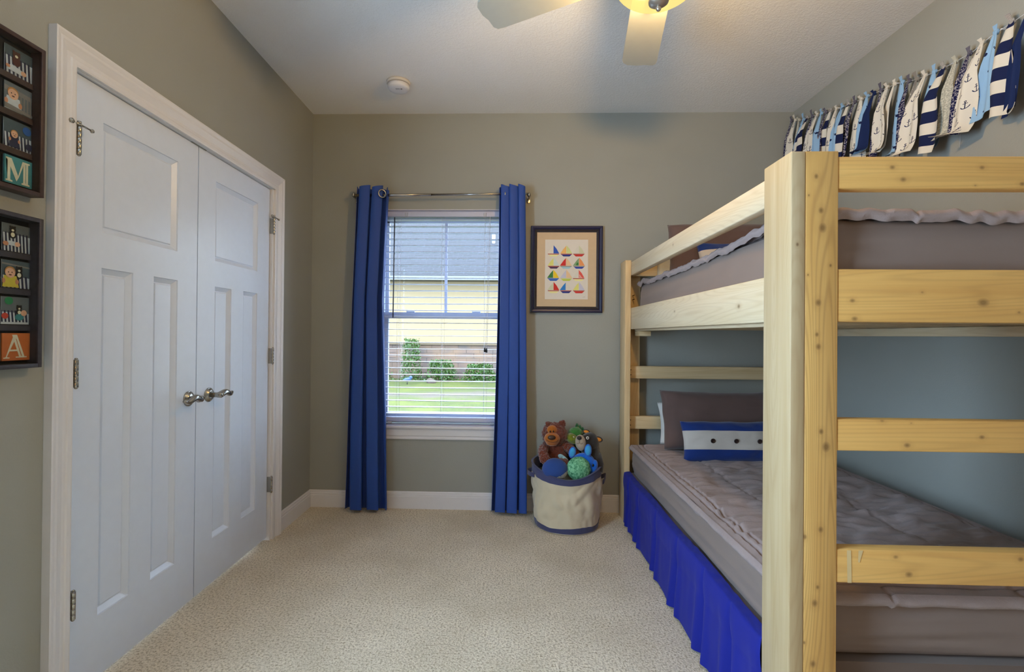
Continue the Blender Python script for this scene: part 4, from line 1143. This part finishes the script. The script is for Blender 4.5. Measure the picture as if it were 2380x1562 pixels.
# blue whale with knitted pale belly
t = thing('whale_plush', (0.275, 3.0, 0.30), 'rounded dark blue plush with grey knitted underside at basket front', 'stuffed whale')
def half(lo):
    mb = MB().ell((0.276, 2.998, 0.380), (0.080, 0.056, 0.070), seg=56, ring=40)
    keep = []
    for i, f_ in enumerate(mb.f):
        c = sum((Vector(mb.v[k]) for k in f_), Vector()) / len(f_) - Vector((0.276, 2.998, 0.380))
        s_ = c.z - 0.55 * c.x + 0.040 + 0.006 * math.sin(c.x * 60) * 0
        if (s_ > 0) != lo: keep.append(i)
    mb.f = [mb.f[i] for i in keep]; mb.mi = [0] * len(keep); mb.sm = [True] * len(keep)
    return mb
half(False).build('body', cloth_mat('whale_blue', '2b4a8c', wr=0.5, wrs=30, weave=500), t)
half(True).build('belly', plush('whale_belly', 'a9a89c', 0.4, 160, 0.8), t)
MB().ell((0.344, 3.058, 0.420), (0.020, 0.010, 0.034), rot=(0, -0.5, 0), nz=0.006, nf=40).ell((0.322, 3.060, 0.444), (0.022, 0.008, 0.014), rot=(0, 0.4, 0), nz=0.006, nf=40).build('tail', plush('whale_tail', '8fb4ba', 0.1, 100, 0.3), t)

# ------------------------------------------------------------ fabric garland on the right wall
gar = thing('fabric_garland', (XR, 2.4, 2.1), 'garland of knotted nautical fabric strips strung along the right wall', 'garland')
SX = XR - 0.030
spts = [(3.335, 2.672), (3.19, 2.618), (3.015, 2.575), (2.85, 2.530), (2.70, 2.500), (2.55, 2.474), (2.43, 2.455), (2.31, 2.412), (2.177, 2.388), (2.04, 2.380), (1.964, 2.398), (1.88, 2.400), (1.75, 2.410), (1.60, 2.430)]
def string_z(y):
    for (a, za), (b, zb_) in zip(spts, spts[1:]):
        if a >= y >= b: return za + (zb_ - za) * (a - y) / (a - b)
    return spts[-1][1]
MB().tube([(SX, y, z) for y, z in spts], 0.0013, 6).tube([(SX + 0.02, 2.12, 2.385), (XR - 0.004, 2.118, 2.25), (XR - 0.004, 2.12, 2.02)], 0.0008, 5).build('string', M_cord, gar)
mb = MB()
for y in (3.335, 2.85, 2.43, 2.177, 1.92, 1.60): mb.lathe([(0, 0), (0.003, 0), (0.003, 0.03), (0, 0.03)], (XR - 0.032, y, string_z(y) + 0.002), 8, axis='x')
mb.build('push_pin', M_trim, gar)
def pat(kind):
    t = NT('fabric_' + kind)
    uvn = t.uv()
    sep = t.n('ShaderNodeSeparateXYZ'); t.l(uvn, sep.inputs[0])
    U, V = sep.outputs[0], sep.outputs[1]
    white, navy, blue = lin('d5cfc2'), lin('1b2347'), lin('8fb2d2')
    def cell(sz, off=0.5):
        vv = t.math('DIVIDE', V, sz); row = t.math('FLOOR', vv)
        uu = t.math('ADD', t.math('DIVIDE', U, sz), t.math('MULTIPLY', t.math('MODULO', row, 2.0), off))
        x = t.math('SUBTRACT', t.math('FRACT', uu), 0.5); y = t.math('SUBTRACT', 0.5, t.math('FRACT', vv))
        return x, y
    def ln(x, y): return t.math('SQRT', t.math('ADD', t.math('MULTIPLY', x, x), t.math('MULTIPLY', y, y)))
    def lt(a, b): return t.math('LESS_THAN', a, b)
    def AND(a, b): return t.math('MULTIPLY', a, b)
    def OR(a, b): return t.math('MAXIMUM', a, b)
    def AB(a): return t.math('ABSOLUTE', a)
    def anchor(x, y):
        sh = AND(lt(AB(x), 0.026), lt(AB(t.math('ADD', y, 0.0)), 0.25))
        br = AND(lt(AB(x), 0.12), lt(AB(t.math('SUBTRACT', y, 0.13)), 0.024))
        rg = lt(AB(t.math('SUBTRACT', ln(x, t.math('SUBTRACT', y, 0.28)), 0.045)), 0.02)
        arc = AND(lt(AB(t.math('SUBTRACT', ln(x, t.math('ADD', y, 0.02)), 0.22)), 0.028), lt(y, -0.06))
        return OR(OR(sh, br), OR(rg, arc))
    if kind == 'anchor': x, y = cell(0.052); c = t.mix(anchor(x, y), white, navy)
    elif kind == 'grey': x, y = cell(0.06); c = t.mix(anchor(x, y), lin('7f7a74'), lin('c9c0ad'))
    elif kind == 'whale':
        x, y = cell(0.075)
        m1 = lt(ln(t.math('MULTIPLY', x, 0.7), y), 0.085)
        m2 = lt(ln(t.math('SUBTRACT', x, 0.15), t.math('SUBTRACT', y, 0.08)), 0.045)
        c = t.mix(OR(m1, m2), blue, navy)
    elif kind == 'stripe': c = t.mix(lt(t.math('FRACT', t.math('DIVIDE', V, 0.098)), 0.5), navy, white)
    elif kind == 'damask':
        mp = t.mapv(uvn, (1, 1, 1))
        n = t.noise(mp, 75, 2, 0.6)
        c = t.mix(lt(AB(t.math('SUBTRACT', n, 0.5)), 0.028), lin('191a42'), lin('a9a4a6'))
    elif kind == 'navy': c = t.mix(lt(V, 0.5), lin('1d2a52'), lin('1d2a52'))
    elif kind == 'lace': c = t.mix(t.ramp(t.noise(t.mapv(uvn, (1, 1, 1)), 160, 3), 0.4, 0.6), lin('9b9a8e'), lin('c6c2b2'))
    elif kind == 'white': c = t.mix(0.5, white, white)
    t.l(c, t.b.inputs['Base Color'])
    t.b.inputs['Roughness'].default_value = 0.9
    t.b.inputs['Specular IOR Level'].default_value = 0.15
    return t.m
PAT = {k: pat(k) for k in ('anchor', 'grey', 'whale', 'stripe', 'damask', 'navy', 'lace', 'white')}
seq = ['damask', 'anchor', 'lace', 'whale', 'stripe', 'damask', 'anchor', 'whale', 'damask', 'stripe', 'anchor', 'whale', 'stripe', 'damask', 'anchor', 'whale', 'navy', 'damask', 'anchor', 'white', 'whale', 'damask', 'grey', 'anchor', 'whale', 'stripe', 'lace', 'damask', 'anchor', 'whale', 'stripe', 'navy', 'damask', 'anchor', 'whale', 'stripe']
names_ = {'damask': 'navy floral strip', 'anchor': 'white strip printed with navy anchors', 'lace': 'pale lace strip', 'whale': 'light blue strip printed with navy whales', 'stripe': 'navy and white striped strip', 'navy': 'plain navy strip', 'grey': 'grey strip printed with pale anchors', 'white': 'plain white strip'}
rg = random.Random(21)
y = 3.315
for i, kd in enumerate(seq):
    st = 0.040 + rg.random() * 0.012 + (0.012 if i > 24 else 0)
    zs = string_z(y)
    big = 1.45 if i in (25, 28, 30) else (1.2 if kd in ('anchor', 'stripe', 'whale') else 0.8)
    Ln = 0.30 + rg.random() * 0.07
    wd = (0.062 + rg.random() * 0.02) * big
    sl = (rg.random() - 0.35) * 0.07 + 0.02
    curl = rg.random() * 0.055 * (1 if kd != 'damask' else 0.3)
    lay = 0.006 + 0.030 * rg.random() + (0.012 if kd in ('anchor', 'stripe') else 0)
    tw = (rg.random() - 0.5) * 1.2
    ph = rg.random() * 6
    def fs_(u, v, y=y, zs=zs, Ln=Ln, wd=wd, sl=sl, curl=curl, lay=lay, tw=tw, ph=ph):
        w2 = wd * (0.16 + 0.84 * min(1, v * 1.6) ** 0.8)
        c = (u - 0.5)
        yy = y + c * w2 + sl * v
        yy = y + c * w2 * math.cos(tw * v * 0.8) + sl * v
        xx = SX - 0.004 - lay * min(1, v * 3) + w2 * c * math.sin(tw * v) * 0.6 + 0.010 * math.cos(c * 7 + ph) * min(1, v * 2) - 0.004
        zz = zs - Ln * v - 0.03 * c * (1 if ph > 3 else -1) * v
        if v > 0.82:
            q = (v - 0.82) / 0.18
            xx -= curl * q * q * 1.2 * (0.4 + u if ph > 3 else 1.4 - u)
            zz += curl * q * q * 0.8 * (u if ph > 3 else 1 - u)
        return (min(xx, XR - 0.003), yy, zz)
    o = MB().grid(fs_, 14, 36, thick=0.0007, uvfn=lambda u, v, wd=wd, Ln=Ln, ph=ph: (u * wd + ph, v * Ln + ph)).build('fabric_strip', PAT[kd], gar)
    o['label'] = names_[kd]
    # knot and its loose tail
    k = MB().ell((SX - 0.003, y, zs), (0.009, 0.010, 0.011), nz=0.004, nf=120, seg=18, ring=12, )
    tl = 0.018 + rg.random() * 0.022
    dy = (rg.random() - 0.3) * 0.02
    k.grid(lambda u, v, y=y, zs=zs, tl=tl, dy=dy: (SX - 0.006 - 0.006 * v, y + dy * v + (u - 0.5) * (0.008 + 0.012 * v), zs + tl * v), 4, 6, thick=0.0008)
    k.build('knot', PAT[kd], o)
    y -= st

# ------------------------------------------------------------ outside the window
GZ = -0.20
def grass_mat():
    t = NT('lawn'); o = t.obj()
    n = t.noise(o, 14, 4, 0.7); n2 = t.noise(o, 0.9, 3, 0.6)
    c = t.mix(t.ramp(n, 0.3, 0.7), lin('273004'), lin('464d0b'))
    c = t.mix(t.math('MULTIPLY', t.ramp(n2, 0.45, 0.7), 0.5), c, lin('5a5c14'))
    sp = t.n('ShaderNodeSeparateXYZ'); t.l(o, sp.inputs[0])
    d = t.math('ABSOLUTE', t.math('SUBTRACT', t.math('ADD', sp.outputs[1], t.math('MULTIPLY', n2, 2.0)), 12.3))
    s = t.math('SUBTRACT', 1.0, t.ramp(t.math('ADD', d, t.math('MULTIPLY', n, 1.2)), 0.7, 1.3), clamp=True)
    c = t.mix(s, c, lin('4c4239'))
    t.l(c, t.b.inputs['Base Color']); t.b.inputs['Roughness'].default_value = 1.0
    t.bump(n, 0.6, 0.03)
    return t.m
lawn = MB().grid(lambda u, v: (-16 + 28 * u, YB + 0.3 + 20 * v, GZ + 0.05 * nz(u * 20, v * 16)), 80, 60).build('lawn', grass_mat())
struct(lawn)
hs = thing('neighbouring_house', (-2, 15.5, GZ), 'neighbouring house with cream siding, stone base and grey shingle roof outside', 'house')
def siding():
    t = NT('siding'); o = t.n('ShaderNodeNewGeometry').outputs['Position']
    sp = t.n('ShaderNodeSeparateXYZ'); t.l(o, sp.inputs[0])
    f = t.math('FRACT', t.math('DIVIDE', sp.outputs[2], 0.125))
    t.b.inputs['Base Color'].default_value = lin('87765a')
    t.b.inputs['Roughness'].default_value = 0.8
    t.bump(f, 0.6, 0.02)
    return t.m
def stone():
    t = NT('ledge_stone'); o = t.n('ShaderNodeNewGeometry').outputs['Position']
    sp = t.n('ShaderNodeSeparateXYZ'); t.l(o, sp.inputs[0])
    cb = t.n('ShaderNodeCombineXYZ'); t.l(sp.outputs[0], cb.inputs[0]); t.l(sp.outputs[2], cb.inputs[1])
    br = t.n('ShaderNodeTexBrick'); t.l(cb.outputs[0], br.inputs[0])
    br.inputs['Color1'].default_value = lin('6a564c'); br.inputs['Color2'].default_value = lin('4e494a'); br.inputs['Mortar'].default_value = lin('2c2827')
    br.inputs['Scale'].default_value = 1.0; br.inputs['Brick Width'].default_value = 0.42; br.inputs['Row Height'].default_value = 0.155; br.inputs['Mortar Size'].default_value = 0.008
    br.offset = 0.37; br.squash = 1.4; br.squash_frequency = 3
    c = t.mix(t.ramp(t.noise(o, 2.3, 2), 0.35, 0.65), br.outputs[0], lin('7a6048'), 'MIX')
    c = t.mix(0.5, br.outputs[0], c)
    t.l(c, t.b.inputs['Base Color']); t.b.inputs['Roughness'].default_value = 0.9
    return t.m
def shingle():
    t = NT('shingles'); o = t.n('ShaderNodeNewGeometry').outputs['Position']
    sp = t.n('ShaderNodeSeparateXYZ'); t.l(o, sp.inputs[0])
    cb = t.n('ShaderNodeCombineXYZ'); t.l(sp.outputs[0], cb.inputs[0]); t.l(sp.outputs[2], cb.inputs[1])
    br = t.n('ShaderNodeTexBrick'); t.l(cb.outputs[0], br.inputs[0])
    br.inputs['Color1'].default_value = lin('1b1b21'); br.inputs['Color2'].default_value = lin('101014'); br.inputs['Mortar'].default_value = lin('2c2c34')
    br.inputs['Brick Width'].default_value = 0.33; br.inputs['Row Height'].default_value = 0.085; br.inputs['Mortar Size'].default_value = 0.012; br.inputs['Scale'].default_value = 1.0
    c = t.mix(t.ramp(t.noise(t.mapv(o, (2.2, 2, 9)), 1.0, 2), 0.4, 0.6), br.outputs[0], lin('22222b'))
    c = t.mix(0.5, br.outputs[0], c)
    t.l(c, t.b.inputs['Base Color']); t.b.inputs['Roughness'].default_value = 0.9
    return t.m
B((-13, 15.45, 0.93), (9, 18.5, 2.95)).build('siding_wall', siding(), hs)
B((-13, 15.33, GZ - 0.1), (9, 15.46, 0.88)).build('stone_base', stone(), hs)
B((-13, 15.26, 0.88), (9, 15.46, 0.965)).build('stone_cap', plain('cap_stone', '5d503f', 0.9), hs)
B((-13.4, 14.95, 2.90), (9.4, 15.46, 2.94)).build('soffit', plain('soffit_paint', '55524c', 0.8), hs)
B((-13.4, 14.86, 2.89), (9.4, 14.96, 3.06)).build('gutter', plain('gutter_white', '65656a', 0.6), hs)
MB().poly([(-13.4, 14.84, 3.06), (9.4, 14.84, 3.06), (9.4, 20.2, 6.1), (-13.4, 20.2, 6.1)]).poly([(-13.4, 14.84, 3.03), (9.4, 14.84, 3.03), (9.4, 20.2, 6.07), (-13.4, 20.2, 6.07)]).build('roof', shingle(), hs)
MB().tube([(-0.66, 17.4, 4.35), (-0.66, 17.4, 4.85)], 0.06, 12).build('vent_pipe', plain('pipe_white', '8a8a90', 0.5), hs)
# shrubs along the stone base: each one foliage of many small leaves
M_leaf = NT('shrub_leaf'); o_ = M_leaf.n('ShaderNodeNewGeometry').outputs['Position']
M_leaf.l(M_leaf.mix(M_leaf.noise(o_, 9, 3), lin('1c350f'), lin('3f5c1a')), M_leaf.b.inputs['Base Color'])
def shrub(x, y, w_, h_, label, sd_, n):
    r_ = random.Random(sd_)
    mb = MB()
    for k in range(n):
        a, b = r_.random() * 2 * PI, r_.random()
        rr = (r_.random() ** 0.4)
        p = Vector((x + w_ * rr * math.cos(a) * (1 - 0.4 * b), y + 0.35 * rr * math.sin(a), GZ + h_ * b))
        d = Vector((r_.uniform(-1, 1), r_.uniform(-1, 1), r_.uniform(-0.3, 1))).normalized() * 0.07
        s_ = d.cross(Vector((r_.uniform(-1, 1), r_.uniform(-1, 1), 0.3))).normalized() * 0.022
        mb.add([p, p + d * 0.5 + s_, p + d, p + d * 0.5 - s_], [(0, 1, 2, 3)])
    o = mb.build('foliage', M_leaf.m)
    o.name = 'shrub'
    tag(o, label, 'shrub', 'shrubs along the neighbouring house')
shrub(-3.05, 14.75, 0.36, 1.25, 'tall thin shrub by the stone base, left in the window', 1, 1100)
shrub(-2.12, 14.7, 0.55, 0.62, 'low leafy shrub by the stone base, middle of the window', 2, 1300)
shrub(-0.95, 14.7, 0.60, 0.50, 'low leafy shrub by the stone base, right in the window', 3, 1300)
shrub(-4.3, 14.7, 0.75, 0.7, 'leafy shrub by the stone base behind the left curtain', 4, 700)
rk = MB().ell((-2.30, 13.9, GZ + 0.06), (0.14, 0.1, 0.10), nz=0.06, nf=6).build('garden_rock', plain('rock', '4a3e37', 0.9, var=0.2, vscale=8))
tag(rk, 'small tan rock on the lawn outside the window', 'rock')
bd = thing('garden_bird', (-2.92, 13.6, GZ), 'small blue bird ornament standing on the lawn outside', 'garden ornament')
MB().ell((-2.92, 13.6, GZ + 0.13), (0.13, 0.05, 0.055), rot=(0, -0.2, 0)).ell((-2.82, 13.6, GZ + 0.19), (0.05, 0.04, 0.045)).build('body', plain('bird_blue', '2d4368', 0.5), bd)
MB().tube([(-2.92, 13.6, GZ - 0.02), (-2.92, 13.6, GZ + 0.1)], 0.012, 8).build('stake', M_black, bd)
